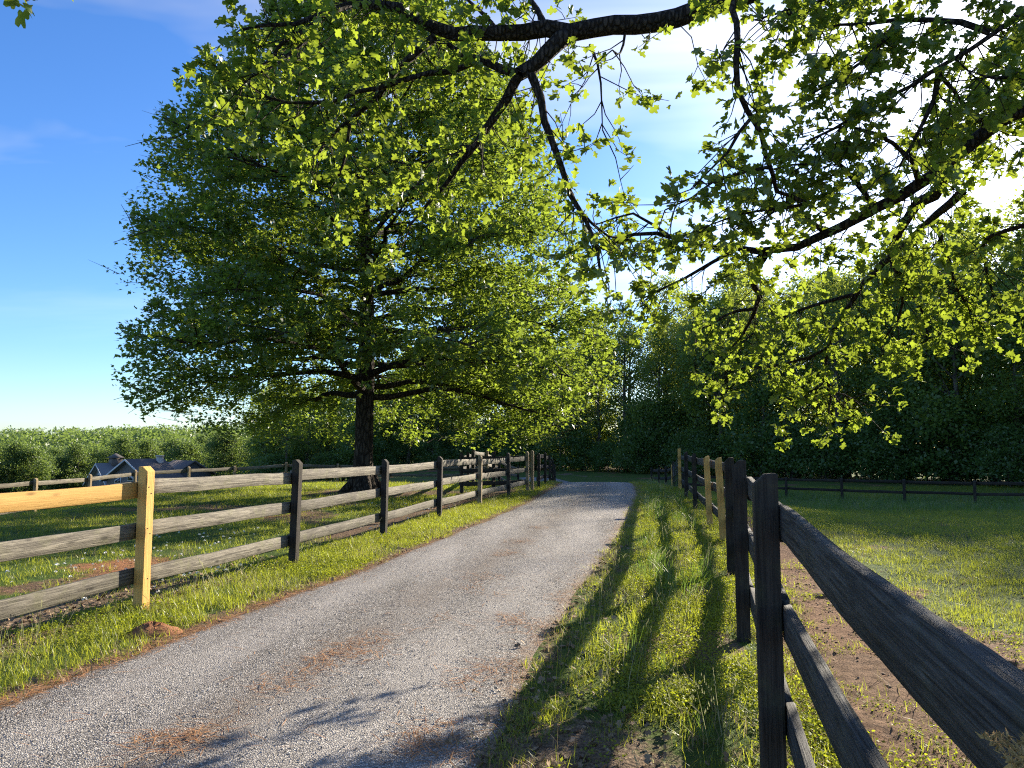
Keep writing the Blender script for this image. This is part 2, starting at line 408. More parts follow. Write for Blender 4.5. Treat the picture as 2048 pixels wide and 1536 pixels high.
# interpolators for planting
def gmask(A, x, y):
    i = np.clip(np.searchsorted(gx, x) - 1, 0, nx - 2); j = np.clip(np.searchsorted(gy, y) - 1, 0, ny - 2); return A[i, j]

# trampled soil just behind the near right fence, fine enough for hoof marks
ty_ = np.arange(.6, 9.4, .04); tw_ = np.linspace(.12, 3.4, 82)
TYm, TW_ = np.meshgrid(ty_, tw_, indexing='ij'); TX = fence_r(TYm) + TW_
edge_ = ss(.36, .52, VN3.fbm(TX * .9 + 2, TYm * .9, 3) + .22 * ss(7.5, 2.5, TYm) - .04) * ss(.10, .5, TW_) * ss(3.4, 2.2, TW_ + .10 * (TYm - 3).clip(0)) * ss(.6, 1.0, TYm) * ss(9.4, 6.5, TYm)
hoof = VN.fbm(TX * 7, TYm * 7, 3); fine_ = VN2.fbm(TX * 19, TYm * 19, 2)
TZ = H(TX, TYm) - .035 + edge_ * (.030 + .085 * (np.abs(hoof - .5) * 2) ** .8 * ss(.30, .55, VN3.fbm(TX * 1.7, TYm * 1.7, 2)) + .03 * (fine_ - .5)) + edge_ * .012
tid = np.arange(TX.size).reshape(TX.shape)
m_s = Mat('trampled_soil'); pp_ = m_s.n('ShaderNodeNewGeometry').outputs['Position']; a_ = m_s.noise(pp_, 9, 6, .7); b_ = m_s.noise(pp_, 60, 5, .7)
c_ = m_s.mix(m_s.ramp(a_, [(.3, 0.), (.7, 1.)]), (.10, .058, .034), (.30, .19, .12)); c_ = m_s.mix(m_s.ramp(b_, [(.35, .7), (.55, 0.)]), c_, (.05, .03, .018))
M['soil'] = m_s.principled(c_, .95, m_s.bump(m_s.math('ADD', a_, b_), .8, .03), .08)
obj('bare_soil', mesh_np('bare_soil', np.stack([TX, TYm, TZ], -1).reshape(-1, 3), np.stack([tid[:-1, :-1], tid[:-1, 1:], tid[1:, 1:], tid[1:, :-1]], -1).reshape(-1, 4), M['soil'], smooth=True), kind='structure', label='reddish soil trampled by hooves behind the right fence')

# ------------------------------------------------------------------ the road
ry = axis([(-30, 0, 1.5, .3), (0, 40, .2, .4), (40, 60, .5, 1)])
ac = np.linspace(-1, 1, 25)
RYm, RA = np.meshgrid(ry, ac, indexing='ij')
wob = .07 * (VN.fbm(RYm * 1.6, RA * 0 + 3, 3) - .5) * 2
wob2 = .07 * (VN.fbm(RYm * 1.6 + 50, RA * 0 + 9, 3) - .5) * 2
xl = road_l(RYm) - .04 + wob; xr = road_r(RYm) + .04 + wob2
RX = xl + (RA + 1) / 2 * (xr - xl)
RZ = H(RX, RYm) + .022 + .03 * (1 - RA ** 2) - .03 * ss(.90, 1.0, np.abs(RA)) + .012 * (VN2.fbm(RX * 1.3, RYm * 1.3, 2) - .5)
ridx = np.arange(RX.size).reshape(RX.shape)
RFc = np.stack([ridx[:-1, :-1], ridx[:-1, 1:], ridx[1:, 1:], ridx[1:, :-1]], -1).reshape(-1, 4)
road = obj('gravel_road', mesh_np('gravel_road', np.stack([RX, RYm, RZ], -1).reshape(-1, 3), RFc, M['road'], {'across': RA.ravel()}, smooth=True),
           kind='structure', label='grey chip-seal farm lane curving between two board fences')
def Hroad(x, y):
    a = (x - road_l(y)) / (road_r(y) - road_l(y)) * 2 - 1
    return H(x, y) + .022 + .03 * (1 - a ** 2)

# ------------------------------------------------------------------ fences
def post_mesh(h, wd, mat, chamfer=.05, side=1, rough=False, seed=0):
    """square post; the top slopes down on the local +x*side edge"""
    bm = bmesh.new(); a = wd / 2
    prof = [(-a, -.25), (a, -.25), (a, h - chamfer), (a - chamfer, h), (-a, h)]
    prof = [(x * side, z) for x, z in prof]
    vs0 = [bm.verts.new((x, -a, z)) for x, z in prof]; vs1 = [bm.verts.new((x, a, z)) for x, z in prof]
    bm.faces.new(vs0); bm.faces.new(vs1[::-1])
    for i in range(5):
        j = (i + 1) % 5; bm.faces.new((vs0[j], vs0[i], vs1[i], vs1[j]))
    bmesh.ops.recalc_face_normals(bm, faces=bm.faces)
    bmesh.ops.bevel(bm, geom=list(bm.edges), offset=.0045, segments=1, affect='EDGES', profile=.7)
    rr = random.Random(seed)
    for v in bm.verts:
        v.co.x += rr.uniform(-.0018, .0018); v.co.y += rr.uniform(-.0018, .0018)
        if v.co.z > h - .1: v.co.z += rr.uniform(-.004, .004)
    me = bpy.data.meshes.new('post'); bm.to_mesh(me); bm.free(); me.materials.append(mat); return me

def rail_mesh(L, wd, th, mat, seed=0, segs=12):
    rr = random.Random(seed); c = .005
    pf = [(-th/2, -wd/2 + c), (-th/2 + c, -wd/2), (th/2 - c, -wd/2), (th/2, -wd/2 + c), (th/2, wd/2 - c), (th/2 - c, wd/2), (-th/2 + c, wd/2), (-th/2, wd/2 - c)]
    V = []; ph = rr.uniform(0, 6); sag = rr.uniform(-.012, .008); wv = rr.uniform(.002, .006); tw = rr.uniform(-.01, .01)
    for i in range(segs + 1):
        t = i / segs; dz = sag * 4 * t * (1 - t) + wv * math.sin(ph + t * 9); dy = wv * math.sin(ph * 2 + t * 7)
        for (y, z) in pf:
            V.append((t * L, y + dy + tw * (t - .5) * z * 4, z + dz + rr.uniform(-.0022, .0022)))
    V = np.array(V); i, j = np.meshgrid(np.arange(segs), np.arange(8), indexing='ij'); j2 = (j + 1) % 8
    F = np.stack([i * 8 + j, (i + 1) * 8 + j, (i + 1) * 8 + j2, i * 8 + j2], -1).reshape(-1, 4)
    caps = np.array([list(range(8)), list(range(segs * 8 + 7, segs * 8 - 1, -1))])
    return mesh_np('rail', V, [F, caps], mat)

def place_rail(o, p0, p1):
    p0 = Vector(p0); p1 = Vector(p1); x = (p1 - p0).normalized(); y = Vector((0, 0, 1)).cross(x).normalized(); z = x.cross(y)
    m = Matrix((x, y, z)).transposed().to_4x4(); m.translation = p0
    return m

fence_no = [0]
def fence(name, pts, label, cat='fence', h=1.3, wd=.10, rails=(1.12, .73, .31), rwd=.145, rth=.032, side=1, postm=None, railm=None,
          default='grey', dpost='dark', heights=None, tilt=None, lap=True, group=None, gaps=(), skip_first=False):
    """posts on pts, boards nailed on the side away from the road; side=+1: road lies to the local +x (right of the run)"""
    fence_no[0] += 1; rr = random.Random(fence_no[0] * 31)
    root = empty(name, (pts[0][0], pts[0][1], Hs(*pts[0])), label, cat, group)
    base = Vector(root.location); n = len(pts)
    Pz = [Hs(*p) for p in pts]
    for i, p in enumerate(pts):
        if skip_first and i == 0: continue
        a = Vector(pts[max(0, i - 1)]); b = Vector(pts[min(n - 1, i + 1)]); d = (b - a)
        yaw = math.atan2(d.y, d.x) - R(90)
        mk = (postm or {}).get(i, dpost)
        hh = (heights or {}).get(i, h + rr.uniform(-.02, .02))
        o = obj('post', post_mesh(hh, wd, M[mk + '_post'], .05, side, seed=rr.random()), root, Vector((p[0], p[1], Pz[i])) - base)
        tl = (tilt or {}).get(i, (rr.uniform(-.012, .012), rr.uniform(-.012, .012)))
        o.rotation_euler = (tl[0], tl[1], yaw + rr.uniform(-.04, .04))
        if mk == 'tan': o['label'] = 'fresh yellow pine replacement post'
    off = wd / 2 + rth / 2 + .003
    for i in range(n - 1):
        if i in gaps: continue
        a = Vector(pts[i]); b = Vector(pts[i + 1]); d = (b - a).normalized(); nrm = Vector((d.y, -d.x)) * side   # towards the road
        for k, rh in enumerate(rails):
            mk = (railm or {}).get((i, k), default)
            q0 = a - nrm * off; q1 = b - nrm * off
            q0 = q0 + d * .004; q1 = q1 - d * .004
            if not lap: pass
            dz0 = rr.uniform(-.018, .018); dz1 = rr.uniform(-.018, .018)
            p0 = Vector((q0.x, q0.y, Pz[i] + rh + dz0)); p1 = Vector((q1.x, q1.y, Pz[i + 1] + rh + dz1))
            o = obj('rail', rail_mesh((p1 - p0).length, rwd, rth, M[mk + '_rail'], rr.random()), root)
            o.matrix_local = place_rail(o, p0 - base, p1 - base)
            if mk == 'tan': o['label'] = 'fresh yellow pine replacement top rail'
    return root

def resample(pts, step):
    P = np.array(pts, float); d = np.concatenate([[0], np.cumsum(np.linalg.norm(np.diff(P, axis=0), axis=1))])
    n = max(2, int(round(d[-1] / step)) + 1); t = np.linspace(0, d[-1], n)
    return [(float(np.interp(q, d, P[:, 0])), float(np.interp(q, d, P[:, 1]))) for q in t]

lf_pts = LF + [(.70, 24.75)]
fence('board_fence', lf_pts, 'weathered grey board fence along the left side of the lane with one fresh yellow post', h=1.31,
      postm={2: 'tan', 6: 'brown', 8: 'brown', 9: 'brown'}, railm={(1, 0): 'tan', (0, 0): 'tan'}, side=1,
      heights={2: 1.33, 3: 1.35, 7: 1.33, 8: 1.36, 9: 1.39}, gaps=(8,))
fence('board_fence', RF, 'charcoal board fence along the right side of the lane running past the camera', h=1.41,
      rails=(1.185, .76, .33), rwd=.15, rth=.04, side=-1, default='char', dpost='dark', wd=.105,
      postm={1: 'tan', 5: 'tan', 6: 'tan', 9: 'tan'}, heights={1: 1.282, 2: 1.41, 3: 1.41, 5: 1.34, 6: 1.34, 7: 1.36, 8: 1.36, 9: 1.52},
      tilt={2: (0, .0), 3: (0, 0.0), 5: (0, -.035), 6: (0, -.03)}, railm={(4, 0): 'char'})
# lane pen beyond the left corner
fence('cross_fence', [(.45, 24.62), (-.62, 24.0), (-1.65, 23.5), (-1.62, 26.4), (-1.6, 29.2)], 'dark cross fence of the small pen at the end of the left fence',
      h=1.33, default='dark', side=1, postm={2: 'dark'}, skip_first=True)
fence('roadside_fence', [(-1.6, 29.6), (-1.13, 32), (-.62, 35), (-.16, 38), (.35, 41)], 'sunlit grey board fence behind the pen beyond the corner posts',
      h=1.46, rails=(1.27, .88, .45), side=1, postm={1: 'brown'})
fence('downhill_fence', [(.98, 26.3), (1.35, 29.0), (1.68, 31.7), (1.95, 34.4), (2.2, 37.2), (2.4, 40)], 'dark board fence stepping downhill past the crest left of the lane',
      h=1.28, default='dark', side=1)
fence('back_fence', resample([(-18, 6), (-17, 14), (-16.2, 22), (-15.4, 29), (-12.8, 34.5), (-9, 36.6), (-5, 37.2), (-1.2, 37.4)], 2.6),
      'long grey board fence at the far edge of the oak paddock', h=1.28, side=1, default='grey', dpost='brown')
# right of the gate and down the hill
fence('lane_end_fence', [(7.45, 33.0), (7.75, 34.6), (7.95, 37), (8.1, 39.5), (8.2, 42)], 'dark board fence beyond the pipe gate on the right of the lane', h=1.40, rails=(1.2, .78, .35),
      side=-1, default='dark', postm={1: 'tan'})
fence('far_paddock_fence', resample([(9.2, 38.5), (13, 36), (20.5, 28.5), (30, 19), (40, 9)], 2.7), 'low dark board fence at the foot of the woods right of the grazing paddock',
      h=1.12, rails=(1.0, .55), rwd=.12, side=1, default='dark', dpost='dark')

# pipe gate in the right fence line
def pipe_gate(p0, p1):
    z0 = Hs(*p0); z1 = Hs(*p1)
    a = Vector((p0[0], p0[1], z0)); b = Vector((p1[0], p1[1], z1)); root = empty('pipe_gate', a, 'dark five-bar pipe gate in the right fence', 'gate')
    d = (b - a); L = d.length; d.normalize(); up = Vector((0, 0, 1))
    s0 = d * .15; s1 = d * (L - .15)
    def pt(t, h): return tuple(s0 + (s1 - s0) * t + up * h)
    T = Tubes(); T.add([pt(0, .22), pt(0, 1.2)], .026, 8, True); obj('hinge_stile', T.mesh('hinge_stile', M['gate']), root)
    T = Tubes(); T.add([pt(1, .22), pt(1, 1.2)], .026, 8, True); obj('latch_stile', T.mesh('latch_stile', M['gate']), root)
    for k, h in enumerate((.24, .46, .70, .95, 1.2)):
        T = Tubes(); sag = [0, -.012, -.018, -.012, 0]
        T.add([pt(t, h + sg) for t, sg in zip((0, .25, .5, .75, 1), sag)], .022, 8, True); obj('bar', T.mesh('bar', M['gate']), root)
    for t in (.33, .66):
        T = Tubes(); T.add([pt(t, .24), pt(t, 1.19)], .016, 6, True); obj('brace', T.mesh('brace', M['gate']), root)
g_ = Mat('gate_paint'); M['gate'] = g_.principled((.05, .045, .04), .45, None, .5)
pipe_gate((6.1, 26.05), (7.4, 32.8))
# nail heads on the fresh post of the left fence
m_n = Mat('nail_steel'); M['nail'] = m_n.principled((.05, .045, .04), .5, None, .4, .6)
for o in list(bpy.data.objects):
    if o.name.startswith('post') and o.parent and o.get('label') == 'fresh yellow pine replacement post' and abs(o.location.x + o.parent.location.x + 3.42) < .01:
        for (yy_, zz_) in ((.012, 1.08), (-.02, 1.14), (.015, .71), (-.018, .76), (.01, .30)):
            T = Tubes(); T.add([(.046, yy_, zz_), (.0535, yy_, zz_)], .0055, 8, True); obj('nail', T.mesh('nail', M['nail']), o)
# splintered, saw-rough end of the nearest post
def rough_top():
    V = []; F = []; k = 0; r_ = random.Random(5)
    for i in range(900):
        x = r_.uniform(-.053, .053); y = r_.uniform(-.053, .053); b = r_.uniform(.0008, .0022); hh = r_.uniform(.002, .006) * (2.5 if r_.random() < .03 else 1)
        lx, ly = r_.uniform(-.008, .008), r_.uniform(-.008, .008)
        V += [(x - b, y - b, 0), (x + b, y - b, 0), (x, y + b, 0), (x + lx, y + ly, hh)]; F += [(k, k + 1, k + 3), (k + 1, k + 2, k + 3), (k + 2, k, k + 3)]; k += 4
    return mesh_np('splinters', np.array(V), np.array(F), M['tan_post'])
for o in bpy.data.objects:
    if o.name.startswith('post') and o.parent and abs(o.matrix_basis.translation.x + o.parent.location.x - .45) < .01 and abs(o.location.y + o.parent.location.y - .57) < .01:
        sp = obj('splinters', rough_top(), o, (.0, 0, 1.277)); sp['kind'] = 'stuff'
        o['label'] = 'rough-cut yellow pine post at the frame edge'

# ------------------------------------------------------------------ trees
HALF = [(.06, .13), (.23, .24), (.25, .33), (.15, .41), (.36, .52), (.44, .61), (.37, .71), (.19, .71), (.19, .92)]
OUT_ = [(0, 0)] + HALF + [(0, 1.0)] + [(-x, y) for x, y in HALF[::-1]]
OAKLEAF = np.array([(x, y, 0.) for x, y in OUT_] + [(0, .52, 0.)])
OAKLEAF[:, 2] += .26 * np.abs(OAKLEAF[:, 0]) - .25 * (OAKLEAF[:, 1] - .4) ** 2
NO_ = len(OUT_)
OAKTRI = [(NO_, i, (i + 1) % NO_) for i in range(NO_)]
STARLEAF = np.array([(0, 0, 0), (.40, .28, .06), (.17, .45, 0), (.36, .74, .05), (0, 1, -.05), (-.36, .74, .05), (-.17, .45, 0), (-.40, .28, .06)])
STARTRI = [(0, 1, 2), (2, 3, 4), (0, 2, 4), (0, 4, 6), (4, 5, 6), (0, 6, 7)]
SPRIG = np.array([(0, 0, 0), (.42, .34, .06), (.13, .55, 0), (.20, .95, -.04), (-.13, .60, 0), (-.40, .42, .06)]); SPRIGTRI = [(0, 1, 2), (0, 2, 4), (2, 3, 4), (0, 4, 5)]
DIA = np.array([(0, 0, 0), (.34, .45, .06), (0, 1, 0), (-.34, .45, .06)]); DIATRI = [(0, 1, 2, 3)]

def unit(v): return v / (np.linalg.norm(v, axis=-1, keepdims=True) + 1e-9)
def curve_pts(p0, p1, n, sag=0, wob=.1, r=None):
    r = r or rng; t = np.linspace(0, 1, n)[:, None]; L = np.linalg.norm(np.subtract(p1, p0))
    P = np.asarray(p0) * (1 - t) + np.asarray(p1) * t
    P[:, 2] += sag * 4 * (t * (1 - t))[:, 0]
    off = r.normal(0, 1, (n, 3)); off = (off + np.roll(off, 1, 0)) / 2; off[0] = 0; off[-1] *= .3
    return P + off * wob * L / n

# --- the big oak in the left paddock
def big_oak():
    g = np.random.default_rng(21)
    x0, y0 = OAK; z0 = Hs(x0, y0)
    root = empty('oak_tree', (x0, y0, z0), 'large spreading oak standing alone in the left paddock behind the fence', 'tree')
    hh = np.array([0, 1.2, 2.2, 3, 5, 8.4, 11, 12.5, 13.7, 16.3, 18.6]); rr = np.array([0, 4.5, 7.3, 8.2, 8.5, 8.1, 7.1, 6.1, 5.3, 3.3, .2])
    env = lambda h: .915 * np.interp(h, hh, rr)
    T = Tubes()
    tz = np.array([-.3, 0, .12, .3, .6, 1.2, 2.4, 3.6, 5, 7, 9, 11, 13, 15, 17, 18.2]); tr = np.array([.62, .56, .49, .41, .345, .31, .295, .30, .26, .215, .175, .14, .105, .07, .04, .015])
    tx = np.array([0, 0, 0, 0, 0, .01, .02, .03, .05, .02, -.1, -.05, .1, .02, .05, 0])
    T.add(np.stack([tx, tx * .5, tz], 1), tr, 16)
    for a in (.3, 1.5, 2.6, 3.9, 5.2):      # root flare
        T.add([(math.cos(a) * .22, math.sin(a) * .22, .7), (math.cos(a) * .42, math.sin(a) * .42, .22), (math.cos(a) * .75, math.sin(a) * .75, -.05), (math.cos(a) * 1.05, math.sin(a) * 1.05, -.22)], [.12, .15, .12, .05], 7)
    obj('trunk', T.mesh('trunk', M['bark']), root)
    B = Tubes(); LP, LN, LD, LS = [], [], [], []
    nl = 72; ga = 2.39996
    for i in range(nl):
        f = (i + .3) / nl; h0 = 3.0 + 13.6 * f ** 1.12
        a = i * ga + g.uniform(-.25, .25)
        rise = np.interp(h0, [3, 4, 5, 7, 10, 16], [-1.5, -1.1, -.1, 1.0, 1.8, 1.6])
        h1 = h0 + rise + g.uniform(-.5, .5)
        h1 = max(h1, 2.1 + 1.9 * max(0., -math.sin(a)))
        L = env(h1) * g.uniform(.86, 1.03)
        if h0 < 6: L *= 1.0 + .10 * math.cos(a)
        asym = 1.0 + .05 * math.cos(a - math.pi)
        p0 = np.array((0.03, 0, h0)); p1 = np.array((math.cos(a) * L, math.sin(a) * L, h1))
        n = 10; P = curve_pts(p0, p1, n, sag=.5 if h0 < 6 else .25, wob=.22, r=g)
        r0 = np.interp(h0, [3, 8, 16], [.125, .095, .04])
        B.add(P, np.linspace(r0, .012, n), 6)
        nb = int(6 + L * 1.9)
        for k in range(nb):
            t = .22 + .78 * (k + g.random()) / nb
            q = P[0] * 0 + np.array([np.interp(t, np.linspace(0, 1, n), P[:, c]) for c in range(3)])
            d = (P[-1] - P[0]) / L; sd = np.array((-d[1], d[0], 0)) * (1 if k % 2 else -1)
            bl = L * (.30 * (1 - t) + .13) * g.uniform(.7, 1.25) + .4
            e = q + (d * g.uniform(.35, .9) + sd * g.uniform(.5, 1.0) + np.array((0, 0, g.uniform(-.5, .55)))) * bl
            # keep inside the crown envelope
            rad = math.hypot(e[0], e[1]); lim = env(max(e[2], 1.3)) * g.uniform(.97, 1.06)
            if rad > lim and rad > 0: e[:2] *= lim / rad
            BP = curve_pts(q, e, 5, sag=.06, wob=.2, r=g)
            B.add(BP, np.linspace(.022, .006, 5), 4)
            ntw = int(4 + bl * 3.2)
            for m in range(ntw):
                tt = .25 + .75 * g.random()
                c0 = np.array([np.interp(tt, np.linspace(0, 1, 5), BP[:, c]) for c in range(3)])
                dv = unit(g.normal(0, 1, 3) * np.array((1, 1, .55)) + .5 * unit(e - q)); tl = g.uniform(.25, .62)
                c1 = c0 + dv * tl
                nn = g.integers(13, 22)
                u = g.random(nn)[:, None] ** .7
                pp = c0 + (c1 - c0) * u + g.normal(0, .085, (nn, 3))
                LP.append(pp); LD.append(dv + g.normal(0, .7, (nn, 3))); LN.append(np.array((0, 0, 1)) + g.normal(0, .65, (nn, 3))); LS.append(g.uniform(.105, .19, nn))
    # sprays filling the outer shell of the crown
    for i in range(3400):
        z = 1.7 + 16.6 * g.random() ** 1.15; a = g.uniform(0, 6.283); lim = env(z) * (1 + .08 * math.cos(a) * (z < 6)) * (.90 + .16 * VN.fbm(a * 1.6 + 9, z * .55, 2))
        lump = .88 + .17 * VN2(a * 2.2 + 3, z * .8)
        rr_ = lim * lump * math.sqrt(g.uniform(.40, 1.0)) * 1.05
        zz_ = z - .10 * rr_ * (z < 5)
        front = max(0., -math.sin(a))
        if zz_ < 1.6 + 2.1 * front or (z < 3.6 and rr_ < .62 * lim): continue
        if VN3(a * 2.6 + 5, z * 1.1) < .30: continue
        c = np.array((math.cos(a) * rr_, math.sin(a) * rr_, zz_)); d = unit(np.array((math.cos(a), math.sin(a), g.uniform(-.25, .5))))
        q0 = c - d * g.uniform(.5, .9); B.add(np.stack([q0, (q0 + c) / 2 + g.normal(0, .04, 3), c + d * .2]), [.012, .008, .003], 3)
        nn = int(g.integers(26, 46)); pp = c + g.normal(0, 1, (nn, 3)) * np.array((.19, .19, .11)) + d * g.uniform(-.38, .25, (nn, 1))
        LP.append(pp); LD.append(d + g.normal(0, .7, (nn, 3))); LN.append(np.array((0, 0, 1)) + g.normal(0, .65, (nn, 3))); LS.append(g.uniform(.105, .19, nn))
    obj('limbs', B.mesh('limbs', M['bark']), root)
    tint = np.clip(np.concatenate([np.full(len(q), g.normal(.5, .24)) for q in LP]) + g.normal(0, .16, sum(len(q) for q in LP)), 0, 1)
    LP = np.concatenate(LP); LN = np.concatenate(LN); LD = np.concatenate(LD); LS = np.concatenate(LS)
    # the crown keeps a rounded outline
    ra = np.hypot(LP[:, 0], LP[:, 1]); an = np.arctan2(LP[:, 1], LP[:, 0]); lim = env(np.clip(LP[:, 2], 1.6, 18.3)) * (1 + .09 * np.cos(an) * (LP[:, 2] < 6)) * (.93 + .15 * VN.fbm(an * 1.6 + 9, LP[:, 2] * .55, 2)) + g.uniform(-.25, .30, len(LP))
    ok = ra < lim; LP, LN, LD, LS, tint = LP[ok], LN[ok], LD[ok], LS[ok], tint[ok]
    V, F, tn = leaf_cloud(SPRIG, SPRIGTRI, LP, LN, LD, LS, tint)
    o = obj('crown', mesh_np('crown', V, F, M['oak_leaf'], {'tint': tn}), root); o['kind'] = 'stuff'
    print('oak leaves', len(LP))
big_oak()

# --- woodland prototypes
def proto(seed, h, rad, base, nclu, per, lsize, leafm, conic=.0, barkm='bark_far', lean=.0, gap=.0):
    g = np.random.default_rng(seed)
    T = Tubes(); n = 8; tz = np.linspace(-.4, h * .93, n); wx = np.cumsum(g.normal(0, .10, n)); wy = np.cumsum(g.normal(0, .10, n)); wx[:2] = 0; wy[:2] = 0
    r0 = .018 * h * (.7 + .3 * rad / 3.5); P = np.stack([wx, wy, tz], 1)
    T.add(P, np.linspace(r0, .02, n), 7)
    LP, LN, LD, LS = [], [], [], []
    for i in range(nclu):
        f = g.random() ** .85; z = base + (h - base) * f
        prof = (math.sin(math.pi * min(1, (f * .86 + .12))) ** .65) * (1 - conic * f)
        a = g.uniform(0, 6.283); rr_ = rad * prof * math.sqrt(g.uniform(.15, 1)) * g.uniform(.8, 1.15)
        cx = np.interp(z, tz, wx); cyy = np.interp(z, tz, wy)
        c = np.array((cx + math.cos(a) * rr_, cyy + math.sin(a) * rr_, z))
        if i % 3 == 0:
            zb = max(base * .7, z - rr_ * g.uniform(.5, 1.0)); b0 = np.array((np.interp(zb, tz, wx), np.interp(zb, tz, wy), zb))
            T.add(curve_pts(b0, c, 5, sag=.1, wob=.15, r=g), np.linspace(r0 * .32, .012, 5), 4)
        m = int(per * g.uniform(.6, 1.4)); s_ = rad * g.uniform(.13, .24)
        pp = c + g.normal(0, 1, (m, 3)) * np.array((s_, s_, s_ * .6))
        LP.append(pp); LN.append(np.array((0, 0, .8)) + g.normal(0, .7, (m, 3))); LD.append(g.normal(0, 1, (m, 3))); LS.append(g.uniform(.65, 1.3, m) * lsize)
    LP = np.concatenate(LP); tint = np.clip(g.normal(.5, .27, len(LP)), 0, 1)
    V, F, tn = leaf_cloud(DIA, DIATRI, LP, np.concatenate(LN), np.concatenate(LD), np.concatenate(LS), tint)
    return T.mesh('trunk', M[barkm]), mesh_np('crown', V, F, M[leafm], {'tint': tn})

def put_tree(pr, x, y, s, rz, name, label, group, cat='tree', zs=1.0):
    z = Hs(x, y)
    if y > 120: z += float(9.0 * ss(150, 420, y) * ss(10, -60, x) * (VN.fbm(x * .004 + 3, y * .004, 2) + .35))
    root = empty(name, (x, y, z), label, cat, group); root.rotation_euler = (0, 0, rz); root.scale = (s, s, s * zs)
    obj('trunk', pr[0], root); c = obj('crown', pr[1], root); c['kind'] = 'stuff'
    return root

PT = [proto(101, 17.5, 4.2, 3.5, 90, 120, .27, 'wood_leaf'), proto(102, 18.5, 3.6, 3.5, 90, 115, .26, 'wood_leaf', .3),
      proto(103, 16, 4.6, 2.0, 100, 120, .28, 'wood_leaf'), proto(104, 19, 2.9, 7.0, 62, 90, .24, 'wood_leaf', .25), proto(105, 17, 3.3, 1.5, 95, 110, .25, 'wood_leaf', .45)]
PV = [proto(111, 13, 4.4, 1.5, 90, 140, .32, 'valley_leaf'), proto(112, 14.5, 3.8, 1.2, 85, 140, .31, 'valley_leaf', .35), proto(113, 12, 4.8, 1.0, 90, 140, .33, 'valley_leaf')]
PS = [proto(121, 4.2, 2.3, .15, 60, 95, .20, 'shrub_leaf'), proto(122, 5.6, 2.5, .2, 70, 95, .21, 'shrub_leaf'), proto(123, 3.2, 2.2, .1, 55, 90, .19, 'shrub_leaf')]
g = np.random.default_rng(77)
# edge of the woods: from the right, curving away behind the lane to the left
edge = resample([(52, 30), (43, 38), (34, 47), (26, 57), (17, 68), (8, 79), (-4, 84), (-18, 84), (-30, 82)], 1.0)
E = np.array(edge); et = np.linspace(0, 1, len(E))
def on_edge(t, back):
    i = min(len(E) - 2, int(t * (len(E) - 1))); p = E[i]; d = E[i + 1] - E[i]; d = d / np.linalg.norm(d); nn = np.array((d[1], -d[0]))
    return p + nn * back
side_test = on_edge(.5, 5); sgn = 1 if side_test[0] + side_test[1] > E[len(E) // 2].sum() else -1
def spot(x, y):
    u = 1024 + FPX * x / y
    return 'past the right picture edge' if u > 2090 else 'behind the far right fence' if u > 1700 else 'above the charcoal posts' if u > 1390 else 'above the lane crest' if u > 1090 else 'behind the oak trunk' if u > 640 else 'left of the oak'
def wl(k, row, x, y):
    return '%s, %s row of the woods %s' % (('tall leafy tree', 'narrow-topped tree', 'broad round tree', 'slender sparse tree', 'cone-shaped tree')[k], ('front', 'second', 'third', 'back')[row], spot(x, y))
for row, (bk, nrow) in enumerate(((0.5, 27), (5.5, 25), (11.5, 24), (17.5, 22))):
    for i in range(nrow):
        t = (i + g.uniform(.2, .8)) / nrow; p = on_edge(t, sgn * (bk + g.uniform(-1.5, 1.5)))
        k = int(g.integers(0, 5)); s = g.uniform(.80, 1.06) * (1 - .30 * ss(.72, 1.0, t)) * (.93 if row == 0 else 1.0) * (1, 1, 1.18, 1.30)[row] ** float(ss(.70, .55, t))
        lab = wl(k, row, float(p[0]), float(p[1]))
        put_tree(PT[k], float(p[0]), float(p[1]), float(s), g.uniform(0, 6.28), 'woodland_tree', lab, 'trees of the woods behind the paddocks')
def sl_(k, p): return '%s dark green shrub under the woods %s' % (('rounded', 'tall', 'low')[k], spot(*p))
for i in range(64):
    t = (i + g.uniform(.1, .9)) / 64; p = on_edge(t, sgn * g.uniform(-3.2, 0.5)); k = int(g.integers(0, 3))
    put_tree(PS[k], float(p[0]), float(p[1]), float(g.uniform(.45, 1.35)), g.uniform(0, 6.28), 'understory_shrub', sl_(k, p), 'shrubs along the edge of the woods', 'shrub')
for i in range(40):
    t = (i + g.uniform(.1, .9)) / 40; p = on_edge(t, sgn * g.uniform(5, 10)); k = int(g.integers(0, 3))
    put_tree(PS[k], float(p[0]), float(p[1]), float(g.uniform(1.0, 1.6)), g.uniform(0, 6.28), 'understory_shrub', sl_(k, p), 'shrubs along the edge of the woods', 'shrub')
# trees right of the frame that shade the grazing paddock
for (x, y, k, s) in ((40, 26, 0, .95), (47, 21, 2, 1.0), (36, 31, 1, .85), (44, 33, 2, 1.0)):
    put_tree(PT[k], x, y, s, x, 'woodland_tree', wl(k, 1, x, y), 'trees of the woods behind the paddocks')
# valley trees on the left
for i in range(105):
    row = i % 3; u = -160 + 860 * ((i // 3) + g.uniform(0, 1)) / 35; y = (100, 122, 150)[row] + g.uniform(-8, 8)
    if row == 0 and 90 < u < 430: y += 8
    x = (u - 1024) / FPX * y; k = int(g.integers(0, 3)); s = g.uniform(.44, .70) * (1, .98, .94)[row]
    put_tree(PV[k], float(x), float(y), float(s), g.uniform(0, 6.28), 'valley_tree', '%s tree, %s row of the valley wood %s' % (('round-crowned', 'pointed', 'broad low')[k], ('front', 'middle', 'back')[row], 'left of the barn' if u < 150 else 'behind the farmhouse' if u < 400 else 'below the oak branches'), 'trees of the wooded valley')
